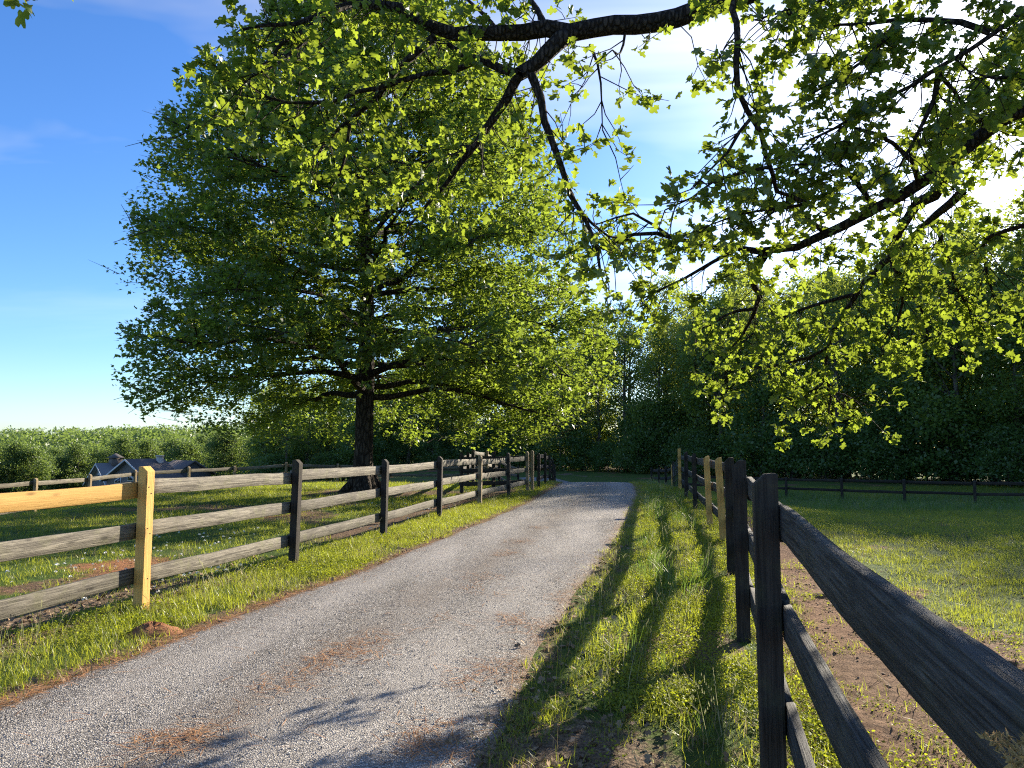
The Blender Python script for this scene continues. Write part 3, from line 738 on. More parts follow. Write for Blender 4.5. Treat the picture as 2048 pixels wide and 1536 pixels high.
# far-off woods that read as one mass
V_, F_, tn_, k_ = [], [], [], 0
LPs = []; 
for i in range(420):
    y = g.uniform(175, 420); x = (g.uniform(-500, 760) - 1024) / FPX * y; z = Hs(x, y) + float(9.0 * ss(150, 420, y) * ss(10, -60, x) * (VN.fbm(x * .004 + 3, y * .004, 2) + .35))
    m = 250; c = g.normal(0, 1, (m, 3)); c = unit(c) * g.uniform(.6, 1.05, (m, 1)) * np.array((5.2, 5.2, 5.5)); c[:, 2] += 8.0 + g.uniform(-1.2, 1.2)
    LPs.append(c + np.array((x, y, z)))
LPs = np.concatenate(LPs); mm = len(LPs)
V, F, tn = leaf_cloud(DIA, DIATRI, LPs, np.array((0, 0, .8)) + g.normal(0, .7, (mm, 3)), g.normal(0, 1, (mm, 3)), g.uniform(.6, 1.25, mm), np.clip(g.normal(.5, .3, mm), 0, 1))
fw = obj('distant_woods', mesh_np('distant_woods', V, F, M['valley_leaf'], {'tint': tn}), kind='stuff', label='far-off wooded ridge on the left horizon', cat='woods')

# ------------------------------------------------------------------ the near oak whose limbs hang over the lane
def near_oak():
    g = np.random.default_rng(5)
    tx, ty = 8.2, 2.6; tz = Hs(tx, ty)
    root = empty('overhanging_oak', (tx, ty, tz), 'oak at the right whose leafy limbs hang over the lane in the foreground', 'tree')
    base = np.array((tx, ty, tz))
    T = Tubes(); T.add([(0, 0, -.4), (0, 0, .1), (0, 0, .5), (.03, 0, 2), (.0, 0.05, 4), (.05, .1, 6.2), (.1, 0, 9)], [.6, .5, .4, .36, .33, .25, .12], 14)
    obj('trunk', T.mesh('trunk', M['bark']), root)
    S = {}        # limb name -> (points, radii)
    def W(*uvy): return np.array([at(*p) for p in uvy])
    limbs = []
    def limb(pts, r0, r1, start=None, twigs=1.0, leafy=1.0, tips=0):
        P = np.array(pts)
        if start is not None: P = np.concatenate([np.array(start).reshape(-1, 3), P])
        # smooth subdivide
        d = np.concatenate([[0], np.cumsum(np.linalg.norm(np.diff(P, axis=0), axis=1))]); n = max(5, int(d[-1] / .16)); t = np.linspace(0, d[-1], n)
        Q = np.stack([np.interp(t, d, P[:, c]) for c in range(3)], 1)
        for _ in range(2): Q[1:-1] = .25 * Q[:-2] + .5 * Q[1:-1] + .25 * Q[2:]
        Q[1:-1] += g.normal(0, .012, (n - 2, 3))
        limbs.append((Q, np.linspace(r0, r1, n), twigs, leafy, tips)); return Q
    tA = (8.2, 2.65, 5.4 + tz); tB = (8.2, 2.6, 4.3 + tz); tD = (8.2, 2.6, 4.9 + tz)
    # A: the limb across the top and its forks
    limb(W((1480, -8, 5.1), (1350, 36, 5.1), (1270, 56, 5.0), (1139, 66, 5.0)), .135, .066, [tA, (6.2, 3.6, 5.7), (4.2, 4.5, 5.5)], .25, .5)
    limb(W((1139, 66, 5.0), (1090, 48, 5.0), (993, 70, 5.0), (870, 73, 5.0), (840, 32, 5.05), (808, 9, 5.1), (700, 9, 5.2), (630, -20, 5.3), (570, -50, 5.3)), .066, .02)
    limb(W((870, 73, 5.0), (838, 91, 5.0), (811, 111, 5.0), (788, 149, 5.0), (700, 246, 5.1), (640, 300, 5.2)), .034, .01)
    limb(W((1139, 66, 5.0), (1093, 97, 4.95), (1078, 129, 4.95), (1037, 149, 4.9)), .07, .05, None, .4)
    limb(W((1037, 149, 4.9), (981, 120, 4.9), (946, 125, 4.95), (896, 88, 5)), .035, .018, None, .6)
    limb(W((946, 125, 4.95), (914, 143, 5.0), (832, 155, 5.0), (788, 158, 5.0), (690, 200, 4.9), (600, 215, 4.8), (520, 190, 4.7)), .024, .008)
    limb(W((1037, 149, 4.9), (1031, 187, 4.95), (1016, 214, 5.0), (981, 252, 5.1), (955, 287, 5.2), (926, 316, 5.2), (864, 407, 5.3), (820, 450, 5.3)), .042, .009)
    limb(W((955, 287, 5.2), (900, 330, 5.3), (830, 335, 5.4), (780, 320, 5.4)), .018, .006)
    limb(W((1063, 150, 4.9), (1081, 211, 4.85), (1098, 270, 4.8), (1116, 328, 4.8), (1139, 378, 4.8), (1175, 428, 4.8), (1195, 480, 4.8), (1200, 540, 4.8)), .034, .01, None, 1.0, .85)
    limb(W((1139, 378, 4.8), (1180, 470, 4.9), (1260, 480, 5.0)), .014, .006, None, 1.0, .8)
    limb(W((700, 9, 5.2), (640, 40, 5.0), (560, 50, 4.8), (520, 45, 4.7), (480, 60, 4.7)), .03, .008)
    limb(W((640, 40, 5.0), (560, 110, 4.8), (520, 130, 4.7), (490, 150, 4.7)), .02, .006)
    limb(W((640, 40, 5.0), (610, 80, 4.8), (560, 150, 4.7), (500, 155, 4.6)), .016, .006)
    limb(W((700, 246, 5.1), (690, 330, 5.2), (660, 380, 5.3)), .014, .005)
    limb(W((1180, 90, 5), (1200, 150, 4.9), (1215, 210, 4.8), (1205, 260, 4.8)), .012, .004, None, .7, .6)
    limb(W((1250, 66, 5), (1240, 130, 4.9), (1225, 100, 4.8)), .012, .004, None, .9, .7)
    limb(W((1000, 70, 5.0), (960, 10, 5.2), (900, -30, 5.3)), .02, .008)
    limb(W((1090, 50, 5.0), (1060, 0, 5.2), (1020, -60, 5.4)), .025, .01)
    # C: the thin limb hanging down from the top
    limb(W((1476, -80, 4.6), (1472, 14, 4.2), (1470, 79, 4.1), (1459, 148, 4.05), (1480, 204, 4.1), (1507, 231, 4.2), (1526, 278, 4.3), (1540, 333, 4.4), (1535, 384, 4.5), (1563, 398, 4.6), (1618, 407, 4.7)), .034, .012, [(3.6, 4.5, 5.2), (2.2, 4.6, 5.1)], .75, .8)
    limb(W((1505, 233, 4.2), (1461, 301, 4.2), (1443, 338, 4.2), (1400, 360, 4.2)), .014, .005, None, 1, .8)
    limb(W((1540, 333, 4.4), (1470, 330, 4.5), (1400, 400, 4.6), (1330, 420, 4.7)), .012, .005, None, 1.2, .9)
    limb(W((1618, 407, 4.7), (1500, 420, 4.8), (1420, 450, 4.8)), .012, .005, None, 1.2, .9)
    # B: the big limb across the right
    limb(W((2048, 206, 4.7), (1980, 260, 4.9), (1905, 320, 5.0), (1840, 370, 5.1), (1748, 416, 5.3), (1655, 468, 5.4), (1563, 500, 5.5), (1526, 510, 5.5), (1470, 500, 5.6), (1378, 488, 5.6), (1341, 474, 5.6), (1299, 467, 5.6), (1230, 480, 5.6)), .12, .012, [tB, (6.8, 3.3, 4.1), (4.8, 4.2, 3.95)], .8, 1)
    limb(W((1896, 333, 5.0), (1859, 393, 5.4), (1813, 428, 5.7), (1794, 483, 6.1), (1785, 520, 6.4), (1743, 539, 6.7), (1720, 585, 7.0), (1679, 631, 7.3), (1655, 696, 7.5), (1646, 724, 7.6), (1651, 770, 7.7), (1662, 800, 7.8)), .05, .012, None, .8, 1.0)
    limb(W((1720, 585, 7.0), (1620, 610, 7.2), (1540, 640, 7.4), (1480, 690, 7.5)), .022, .007, None, 1.4, 1.2)
    limb(W((1655, 696, 7.5), (1590, 730, 7.6), (1530, 740, 7.6), (1450, 740, 7.7)), .018, .006, None, 1.5, 1.2)
    limb(W((1651, 760, 7.7), (1610, 790, 7.7), (1590, 810, 7.7)), .010, .005, None, 1.6, 1.2)
    limb(W((1655, 780, 7.7), (1700, 790, 7.8), (1720, 810, 7.8)), .010, .005, None, 1.6, 1.2)
    limb(W((1526, 512, 5.5), (1512, 534, 5.8), (1503, 567, 6.1), (1530, 594, 6.4), (1507, 618, 6.7), (1503, 655, 6.9), (1460, 700, 7.0)), .045, .010, None, 1.0, 1.1)
    limb(W((1507, 618, 6.7), (1433, 634, 6.8), (1390, 660, 6.9)), .018, .006, None, 1.3, 1.1)
    limb(W((1924, 385, 5.0), (1859, 446, 5.6), (1804, 497, 6.1)), .035, .02, None, .7, .8)
    limb(W((1785, 520, 6.4), (1804, 580, 6.7), (1836, 590, 6.9), (1850, 631, 7.1), (1859, 678, 7.2)), .03, .007, None, 1.3, 1.2)
    limb(W((1804, 580, 6.7), (1800, 650, 7.0), (1760, 690, 7.2)), .016, .006, None, 1.3, 1.2)
    limb(W((1860, 446, 5.6), (1900, 520, 6.0), (1920, 600, 6.4), (1960, 640, 6.6)), .022, .007, None, 1.2, 1.2)
    limb(W((2060, 440, 5.2), (1989, 469, 5.6), (1961, 479, 5.8), (1970, 530, 6.2), (1990, 600, 6.5)), .03, .007, [(5.2, 4.6, 3.5)], 1.1, 1.2)
    limb(W((1470, 500, 5.6), (1400, 540, 5.7), (1340, 570, 5.8), (1280, 600, 5.8)), .018, .006, None, 1.2, 1.0)
    limb(W((1341, 474, 5.6), (1290, 430, 5.6), (1240, 410, 5.6), (1190, 450, 5.6)), .015, .005, None, 1.2, 1.0)
    limb(W((1655, 468, 5.4), (1600, 420, 5.3), (1560, 380, 5.3), (1480, 400, 5.3)), .022, .007, None, 1.2, 1.)
    limb(W((1748, 416, 5.3), (1700, 340, 5.1), (1640, 300, 5.0), (1580, 330, 4.9)), .025, .007, None, 1.3, 1.)
    limb(W((1840, 370, 5.1), (1830, 290, 4.9), (1760, 270, 4.8), (1690, 250, 4.7)), .025, .007, None, 1.3, 1.)
    # D: limbs in the upper right corner
    limb(W((2060, 20, 4.3), (1980, 65, 4.3), (1929, 111, 4.3), (1878, 140, 4.3), (1841, 171, 4.3), (1748, 204, 4.4), (1679, 259, 4.5), (1620, 280, 4.5)), .05, .008, [tD, (6.2, 3.4, 5.0), (4.4, 4.0, 4.9)], 1.2, 1.)
    limb(W((1878, 143, 4.3), (1869, 208, 4.3), (1836, 287, 4.4), (1800, 330, 4.4)), .02, .006, None, 1.2, 1.)
    limb(W((1880, 150, 4.3), (1910, 204, 4.4), (1933, 235, 4.5), (1990, 260, 4.5)), .016, .006, None, 1.1, 1.)
    limb(W((1980, 65, 4.3), (1900, 40, 4.4), (1800, 30, 4.5), (1700, 50, 4.5), (1620, 60, 4.5)), .022, .006, None, 1.5, 1.)
    limb(W((1800, 30, 4.5), (1760, 110, 4.4), (1690, 140, 4.4), (1620, 190, 4.4)), .014, .005, None, 1.4, 1.)
    limb(W((2060, 130, 4.2), (2000, 170, 4.2), (1960, 150, 4.2)), .016, .006, None, 1.2, 1.)
    limb(W((1900, -60, 4.4), (1760, -20, 4.4), (1640, -10, 4.4), (1560, 30, 4.4), (1510, 40, 4.3)), .02, .006, [(3.6, 4.3, 5.0)], 1.4, 1.)
    # leaves entering at the top left, near the camera
    limb(W((330, -190, 3.2), (180, -85, 2.9), (95, -30, 2.8), (52, 2, 2.7)), .012, .003, W((900, -330, 4.2), (600, -260, 3.7)), 0, .9, 2)
    limb(W((330, -190, 3.2), (300, -70, 3.2), (288, -22, 3.2)), .008, .003, None, 0, .7, 1)
    # crown beyond the frame
    limb([(7.9, 4.6, 6.0), (7.5, 6.6, 6.4), (7.1, 8.6, 6.6)], .10, .015, [(8.2, 2.6, 5.2 + tz)], 1.6, 1.2)
    limb([(7.8, 5.2, 7.0), (6.6, 6.8, 7.3), (5.6, 8.0, 7.4)], .09, .015, [(8.2, 2.6, 6.0 + tz)], 1.6, 1.2)
    limb([(8.6, 5.0, 6.2), (8.6, 7.4, 6.3), (8.3, 9.4, 6.2)], .09, .015, [(8.2, 2.6, 5.4 + tz)], 1.6, 1.2)
    limb([(7.2, 4.8, 7.2), (5.4, 6.6, 8.0), (4.2, 7.6, 8.2)], .09, .015, [(8.2, 2.6, 6.2 + tz)], 1.5, 1.2)
    limb([(7.0, 6.3, 6.4), (6.1, 7.2, 6.2), (5.5, 8.2, 6.0)], .04, .01, None, 3.0, 1.2)
    limb([(7.5, 6.4, 6.2), (6.4, 8.2, 5.7), (5.3, 9.0, 5.5)], .04, .01, None, 2.8, 1.2)
    limb([(7.5, 7.0, 6.4), (6.6, 8.8, 6.2), (5.9, 9.6, 5.8)], .04, .01, None, 2.8, 1.2)
    limb([(8.0, 7.0, 6.5), (7.7, 9.2, 5.4), (7.8, 10.4, 5.1)], .04, .01, None, 1.6, 1.2)
    for k in range(16):
        a = g.uniform(0, 6.28); h0 = g.uniform(4.5, 8.8); L = g.uniform(3.0, 5.5); e = np.array((tx + math.cos(a) * L, ty + math.sin(a) * L, h0 + g.uniform(.5, 2.5) + tz))
        if e[1] > 4.5 and e[0] < 9: continue
        limb(curve_pts((tx, ty, h0 + tz), e, 6, .3, .25, g), .08, .012, None, .8, 1.2)
    # twigs and leaves
    B = Tubes(); TW = Tubes(); LP, LN, LD, LS = [], [], [], []
    def rosette(c, d, k):
        dirs = unit(g.normal(0, .75, (k, 3)) + d * .55 + np.array((0, 0, -.30)))
        LP.append(c + g.normal(0, .018, (k, 3))); LD.append(dirs); LN.append(np.array((0, 0, .6)) + g.normal(0, .62, (k, 3))); LS.append(g.uniform(.040, .092, k))
    for Q, r, tw, lf, tips in limbs:
        for k in range(tips): rosette(Q[-1 - k], unit(Q[-1] - Q[-2]), 6)
        B.add(Q, r, 10 if r[0] > .06 else 6)
        L = np.linalg.norm(np.diff(Q, axis=0), axis=1).sum(); n = int(L * 16 * tw)
        for k in range(n):
            t = g.uniform(.04, 1) if k else 1.0
            i = min(len(Q) - 2, int(t * (len(Q) - 1))); f = t * (len(Q) - 1) - i; q = Q[i] * (1 - f) + Q[i + 1] * f
            if r[i] > .09 and g.random() < .75: continue
            d0 = unit(Q[i + 1] - Q[i]); dv = unit(g.normal(0, 1, 3) * np.array((1, .8, .75)) + .8 * d0 + np.array((0, 0, -.28)))
            tl = g.uniform(.14, .52); e = q + dv * tl + np.array((0, 0, -.07 * tl / .3))
            TP = curve_pts(q, e, 4, -.02, .25, g); TW.add(TP, np.linspace(.0055, .0022, 4), 3)
            rosette(e, dv, int(g.integers(5, 11) * lf + .5))
            if tl > .25: rosette(TP[2], dv, int(g.integers(2, 6) * lf + .5))
            if tl > .32:
                e2 = TP[2] + unit(g.normal(0, 1, 3) + dv) * g.uniform(.1, .22); TW.add(np.stack([TP[2], (TP[2] + e2) / 2 + .01, e2]), [.004, .003, .002], 3); rosette(e2, dv, int(g.integers(3, 8) * lf + .5))
    def loc(Tb):
        Tb.V = [v - base for v in Tb.V]; return Tb
    obj('limbs', loc(B).mesh('limbs', M['bark_near']), root)
    obj('twigs', loc(TW).mesh('twigs', M['bark_near']), root)
    LP = np.concatenate(LP); LD = np.concatenate(LD); LN = np.concatenate(LN); LS = np.concatenate(LS)
    tint = np.clip(g.normal(.5, .38, len(LP)), 0, 1)
    # keep only what does not poke into the lens
    dcam = np.linalg.norm(LP - np.array((0, 0, CAM_Z)), axis=1); ok = dcam > 1.6
    LP, LD, LN, LS, tint, dcam = LP[ok], LD[ok], LN[ok], LS[ok], tint[ok], dcam[ok]
    a_ = (LP[:, 0] / LP[:, 1]); v_ = (LP[:, 2] - CAM_Z) / LP[:, 1]
    vis = (LP[:, 1] > .5) & (np.abs(a_) < .72) & (v_ < .64) & (v_ > -.3)
    score = np.where(vis, LS / dcam, 0); order = np.argsort(-score); big = order[:300]; rest = order[300:]
    fol_src = LP - base
    VV, FF, TT, nb_ = [], [], [], 0
    for q in range(4):
        sh = OAKLEAF.copy(); sh[:, 0] *= (.82, 1.0, 1.15, .92)[q]; sh[:, 2] += (.0, .35, -.3, .2)[q] * np.sin(sh[:, 1] * 3.1) * .5 + (.25, 0, -.1, -.3)[q] * sh[:, 0] * sh[:, 1]
        sub = rest[q::4]; V, F, tn = leaf_cloud(sh, OAKTRI, fol_src[sub], LN[sub], LD[sub], LS[sub] * 1.12, tint[sub])
        VV.append(V); FF.append(F + nb_); TT.append(tn); nb_ += len(V)
    V, F, tn = np.concatenate(VV), np.concatenate(FF), np.concatenate(TT)
    fo = obj('foliage', mesh_np('foliage', V, F, M['near_leaf'], {'tint': tn}), root); fo['kind'] = 'stuff'
    shared = []
    for q in range(6):
        sh = OAKLEAF.copy(); sh[:, 2] += .10 * np.sin(sh[:, 1] * 3 + q) * (q - 2.5) / 2.5; sh[:, 0] *= 1 + .12 * (q - 2.5) / 2.5
        shared.append(mesh_np('leaf', sh, np.array(OAKTRI), M['near_leaf'], {'tint': np.full(NO_ + 1, .1 + .16 * q)}))
    for q, i in enumerate(big):
        nrm = Vector(LN[i]).normalized(); d = Vector(LD[i]); d = (d - nrm * d.dot(nrm)).normalized(); sx = d.cross(nrm)
        m = Matrix((sx, d, nrm)).transposed().to_4x4() @ Matrix.Scale(float(LS[i] * 1.12), 4); m.translation = Vector(fol_src[i])
        o = obj('leaf', shared[q % 6], root); o.matrix_local = m
    print('near leaves', len(LP))
near_oak()

# ------------------------------------------------------------------ farmhouse and barn down in the valley
def plain(name, col, rough=.7, spec=.3, bump=None):
    s = Mat(name); return s.principled(col, rough, None, spec)
def m_siding():
    s = Mat('blue_grey_siding'); tcn = s.n('ShaderNodeTexCoord'); wv = s.n('ShaderNodeTexWave', Scale=8.0); wv.bands_direction = 'Z'; s.l(tcn.outputs['Object'], wv.inputs['Vector'])
    return s.principled(s.mix(s.noise(tcn.outputs['Object'], 2, 3), (.105, .10, .098), (.135, .13, .126)), .7, s.bump(wv.outputs['Fac'], .3, .02))
def m_shingle(a, b):
    s = Mat('shingle'); tcn = s.n('ShaderNodeTexCoord'); br = s.n('ShaderNodeTexBrick', Scale=5.0); s.l(tcn.outputs['Object'], br.inputs['Vector'])
    br.inputs['Color1'].default_value = (*a, 1); br.inputs['Color2'].default_value = (*b, 1); br.inputs['Mortar'].default_value = (*[c * .6 for c in a], 1); br.inputs['Mortar Size'].default_value = .03
    return s.principled(s.mix(s.noise(tcn.outputs['Object'], .8, 4), br.outputs['Color'], tuple((x + y) / 2 for x, y in zip(a, b))), .95, None, .05)
M['siding'] = m_siding(); M['shingle'] = m_shingle((.11, .10, .094), (.17, .155, .145)); M['shingle_b'] = m_shingle((.16, .14, .125), (.23, .20, .18))
M['trim'] = plain('white_trim', (.55, .55, .54)); M['glass'] = plain('window_glass', (.03, .035, .045), .08, .8); M['metalroof'] = plain('pale_metal_roof', (.17, .17, .172), .6, .3)
M['brick'] = plain('chimney_masonry', (.42, .38, .33))
def boxm(name, x0, x1, y0, y1, z0, z1, mat):
    V = np.array([(x, y, z) for x in (x0, x1) for y in (y0, y1) for z in (z0, z1)]); F = np.array([(0, 1, 3, 2), (4, 6, 7, 5), (0, 4, 5, 1), (2, 3, 7, 6), (0, 2, 6, 4), (1, 5, 7, 3)]); return mesh_np(name, V, F, mat)
def gable_house(name, apex, yaw, L, Wd, wall, rise, roofm, label, overhang=.45, wins=(), cupola=None, chimney=None, hip=False, tri=True, cat='house'):
    z0 = apex[2] - wall - rise; root = empty(name, (apex[0], apex[1], z0), label, cat); root.rotation_euler = (0, 0, yaw)
    hw = Wd / 2
    V = np.array([(0, -hw, -1.2), (L, -hw, -1.2), (L, hw, -1.2), (0, hw, -1.2), (0, -hw, wall), (L, -hw, wall), (L, hw, wall), (0, hw, wall), (0, 0, wall + rise), (L, 0, wall + rise)])
    walls = obj('wall', mesh_np('wall', V, [np.array([(0, 1, 5, 4), (2, 3, 7, 6)]), np.array([(3, 0, 4, 8, 7), (1, 2, 6, 9, 5)])], M['siding']), root)
    k = rise / hw
    for sgn_ in (-1, 1):
        ye = sgn_ * (hw + overhang); ze = wall - overhang * k; t = .16; x0, x1 = -overhang, L + overhang
        Vr = np.array([(x0, 0, wall + rise + .03), (x1, 0, wall + rise + .03), (x1, ye, ze + .03), (x0, ye, ze + .03), (x0, 0, wall + rise + t), (x1, 0, wall + rise + t), (x1, ye, ze + t), (x0, ye, ze + t)])
        Fr = np.array([(0, 1, 2, 3), (4, 7, 6, 5), (0, 4, 5, 1), (1, 5, 6, 2), (2, 6, 7, 3), (3, 7, 4, 0)])
        rf = obj('roof_slope', mesh_np('roof_slope', Vr, Fr, roofm), root)
        # white rake board on the gable end
        Vb = np.array([(x0 - .04, 0, wall + rise - .02), (x0 - .04, ye, ze - .02), (x0 - .04, ye, ze + t), (x0 - .04, 0, wall + rise + t), (x0 - .005, 0, wall + rise - .02), (x0 - .005, ye, ze - .02), (x0 - .005, ye, ze + t), (x0 - .005, 0, wall + rise + t)])
        obj('rake_board', mesh_np('rake_board', Vb, np.array([(0, 1, 2, 3), (4, 7, 6, 5), (0, 4, 5, 1), (1, 5, 6, 2), (2, 6, 7, 3), (3, 7, 4, 0)]), M['trim']), root)
    for (kind, a, b, c, d) in wins:           # windows in the gable end: y range, z range
        if kind == 'rect':
            f = obj('window', boxm('window', -.06, .02, a, b, c, d, M['trim']), root); obj('pane', boxm('pane', -.085, -.05, a + .12, b - .12, c + .12, d - .12, M['glass']), f)
        else:
            hi = d if kind == 'trapL' else c + .35; lo = c + .35 if kind == 'trapL' else d
            def tz(i, zl, zr): return np.array([(-.06, a + i, c + i), (-.06, b - i, c + i), (-.06, b - i, zr - i), (-.06, a + i, zl - i)])
            def prism(q, x0, x1):
                q0 = q.copy(); q0[:, 0] = x0; q1 = q.copy(); q1[:, 0] = x1
                return np.concatenate([q0, q1]), np.array([(0, 1, 2, 3), (7, 6, 5, 4), (0, 4, 5, 1), (1, 5, 6, 2), (2, 6, 7, 3), (3, 7, 4, 0)])
            Vw, Fw = prism(tz(0, lo, hi), -.06, .02); f = obj('window', mesh_np('window', Vw, Fw, M['trim']), root)
            Vw, Fw = prism(tz(.10, lo, hi), -.085, -.05); obj('pane', mesh_np('pane', Vw, Fw, M['glass']), f)
    if chimney:
        cx, cy_, ch = chimney; c = obj('chimney', boxm('chimney', cx - .25, cx + .25, cy_ - .25, cy_ + .25, wall, wall + rise + ch, M['brick']), root)
        obj('chimney_cap', boxm('chimney_cap', cx - .31, cx + .31, cy_ - .31, cy_ + .31, wall + rise + ch, wall + rise + ch + .15, M['brick']), c)
    if cupola:
        cx, s = cupola; zt = wall + rise
        c = obj('cupola', boxm('cupola', cx - s, cx + s, -s, s, zt - .3, zt + s * 1.3, M['shingle_b']), root)
        Vc = np.array([(cx - s * 1.4, -s * 1.4, zt + s * 1.3), (cx + s * 1.4, -s * 1.4, zt + s * 1.3), (cx + s * 1.4, s * 1.4, zt + s * 1.3), (cx - s * 1.4, s * 1.4, zt + s * 1.3), (cx, 0, zt + s * 2.3)])
        obj('cupola_roof', mesh_np('cupola_roof', Vc, [np.array([(0, 3, 2, 1)]), np.array([(0, 1, 4), (1, 2, 4), (2, 3, 4), (3, 0, 4)])], M['shingle']), c)
    return root
ap = at(258, 921, 72)
h_ = gable_house('farmhouse', ap, R(62), 3.4, 7.0, 3.0, 1.95, M['shingle'], 'blue-grey farmhouse with a dark shingle roof below the left fence',
            wins=[('trapL', -.9, .1, 2.9, 3.7), ('trapR', 1.1, 2.1, 2.6, 3.3), ('rect', -2.7, -1.9, 1.3, 3.0), ('rect', .4, 1.4, .4, 1.9), ('rect', 2.0, 3.0, .4, 1.9)], chimney=(3.0, -.6, .35))
ap = at(200, 929, 80)
gable_house('barn', ap, R(48), 9, 6.6, 3.0, 2.2, M['metalroof'], 'small blue-grey barn with a cupola beside the farmhouse', cupola=(1.6, .55), wins=[('rect', -.4, .4, 3.6, 4.2)], cat='barn')
ap = at(352, 923, 82)
gable_house('garage', ap, R(-32), 3.2, 4.6, 2.6, 1.3, M['shingle_b'], 'small outbuilding with a brown shingle roof behind the farmhouse', cat='outbuilding')

# ------------------------------------------------------------------ grass and litter (instanced on points)
def blade(T, g, x, y, h, wd, lean, az, segs=3):
    V, F = T; t = np.linspace(0, 1, segs + 1); n0 = len(V)
    dx, dy = math.cos(az), math.sin(az); px, py = -dy, dx
    for q in t[:-1]:
        bx = x + dx * lean * q ** 1.8; by = y + dy * lean * q ** 1.8; z = h * (q - .25 * (lean / h) * q * q) - .01; ww = wd * (1 - q * .75) / 2
        V.append((bx - px * ww, by - py * ww, z)); V.append((bx + px * ww, by + py * ww, z))
    V.append((x + dx * lean, y + dy * lean, h * (1 - .25 * lean / h)))
    for i in range(segs - 1):
        a = n0 + 2 * i; F.append((a, a + 1, a + 3)); F.append((a, a + 3, a + 2))
    a = n0 + 2 * (segs - 1); F.append((a, a + 1, a + 2))
def tuft(seed, n, rad, h0, h1, wd, leank):
    g = random.Random(seed); T = ([], [])
    for i in range(n):
        r_ = rad * math.sqrt(g.random()); a = g.uniform(0, 6.283); h = g.uniform(h0, h1)
        blade(T, g, r_ * math.cos(a), r_ * math.sin(a), h, wd * g.uniform(.7, 1.2), h * g.uniform(.1, leank), g.uniform(0, 6.283))
    return np.array(T[0]), np.array(T[1])
def weed(seed, n, rad, h0, h1, ls):
    g = np.random.default_rng(seed); r_ = rad * np.sqrt(g.random(n)); a = g.uniform(0, 6.283, n); P = np.stack([r_ * np.cos(a), r_ * np.sin(a), g.uniform(h0, h1, n) * (1.05 - .5 * r_ / rad)], 1)
    V, F, _ = leaf_cloud(DIA * np.array((1.2, 1, 1)), DIATRI, P, np.array((0, 0, 1)) + g.normal(0, .5, (n, 3)), g.normal(0, 1, (n, 3)), g.uniform(.6, 1.3, n) * ls, np.zeros(n)); return V, F
def stems(seed, n, rad, h0, h1):
    g = random.Random(seed); T = ([], [])
    for i in range(n):
        x, y = g.uniform(-rad, rad), g.uniform(-rad, rad); h = g.uniform(h0, h1); az = g.uniform(0, 6.283); lean = h * g.uniform(.08, .4)
        blade(T, g, x, y, h, .004, lean, az, 3)
        ex, ey, ez = T[0][-1]
        for k in range(7):
            q = len(T[0]); hx = ex - math.cos(az) * .008 * k + g.uniform(-.006, .006); hy = ey - math.sin(az) * .008 * k + g.uniform(-.006, .006); hz = ez - .011 * k
            T[0].extend([(hx - .004, hy, hz), (hx + .004, hy, hz), (hx, hy + .003, hz + .016)]); T[1].append((q, q + 1, q + 2))
    return np.array(T[0]), np.array(T[1])
def flower(seed):
    g = np.random.default_rng(seed); n = 26; d = unit(g.normal(0, 1, (n, 3))); d[:, 2] = np.abs(d[:, 2]) * 1.1 - .2
    V, F, _ = leaf_cloud(DIA, DIATRI, np.array((0, 0, .085)) + d * .006, np.cross(d, g.normal(0, 1, (n, 3))), d, np.full(n, .012), np.zeros(n)); return V, F

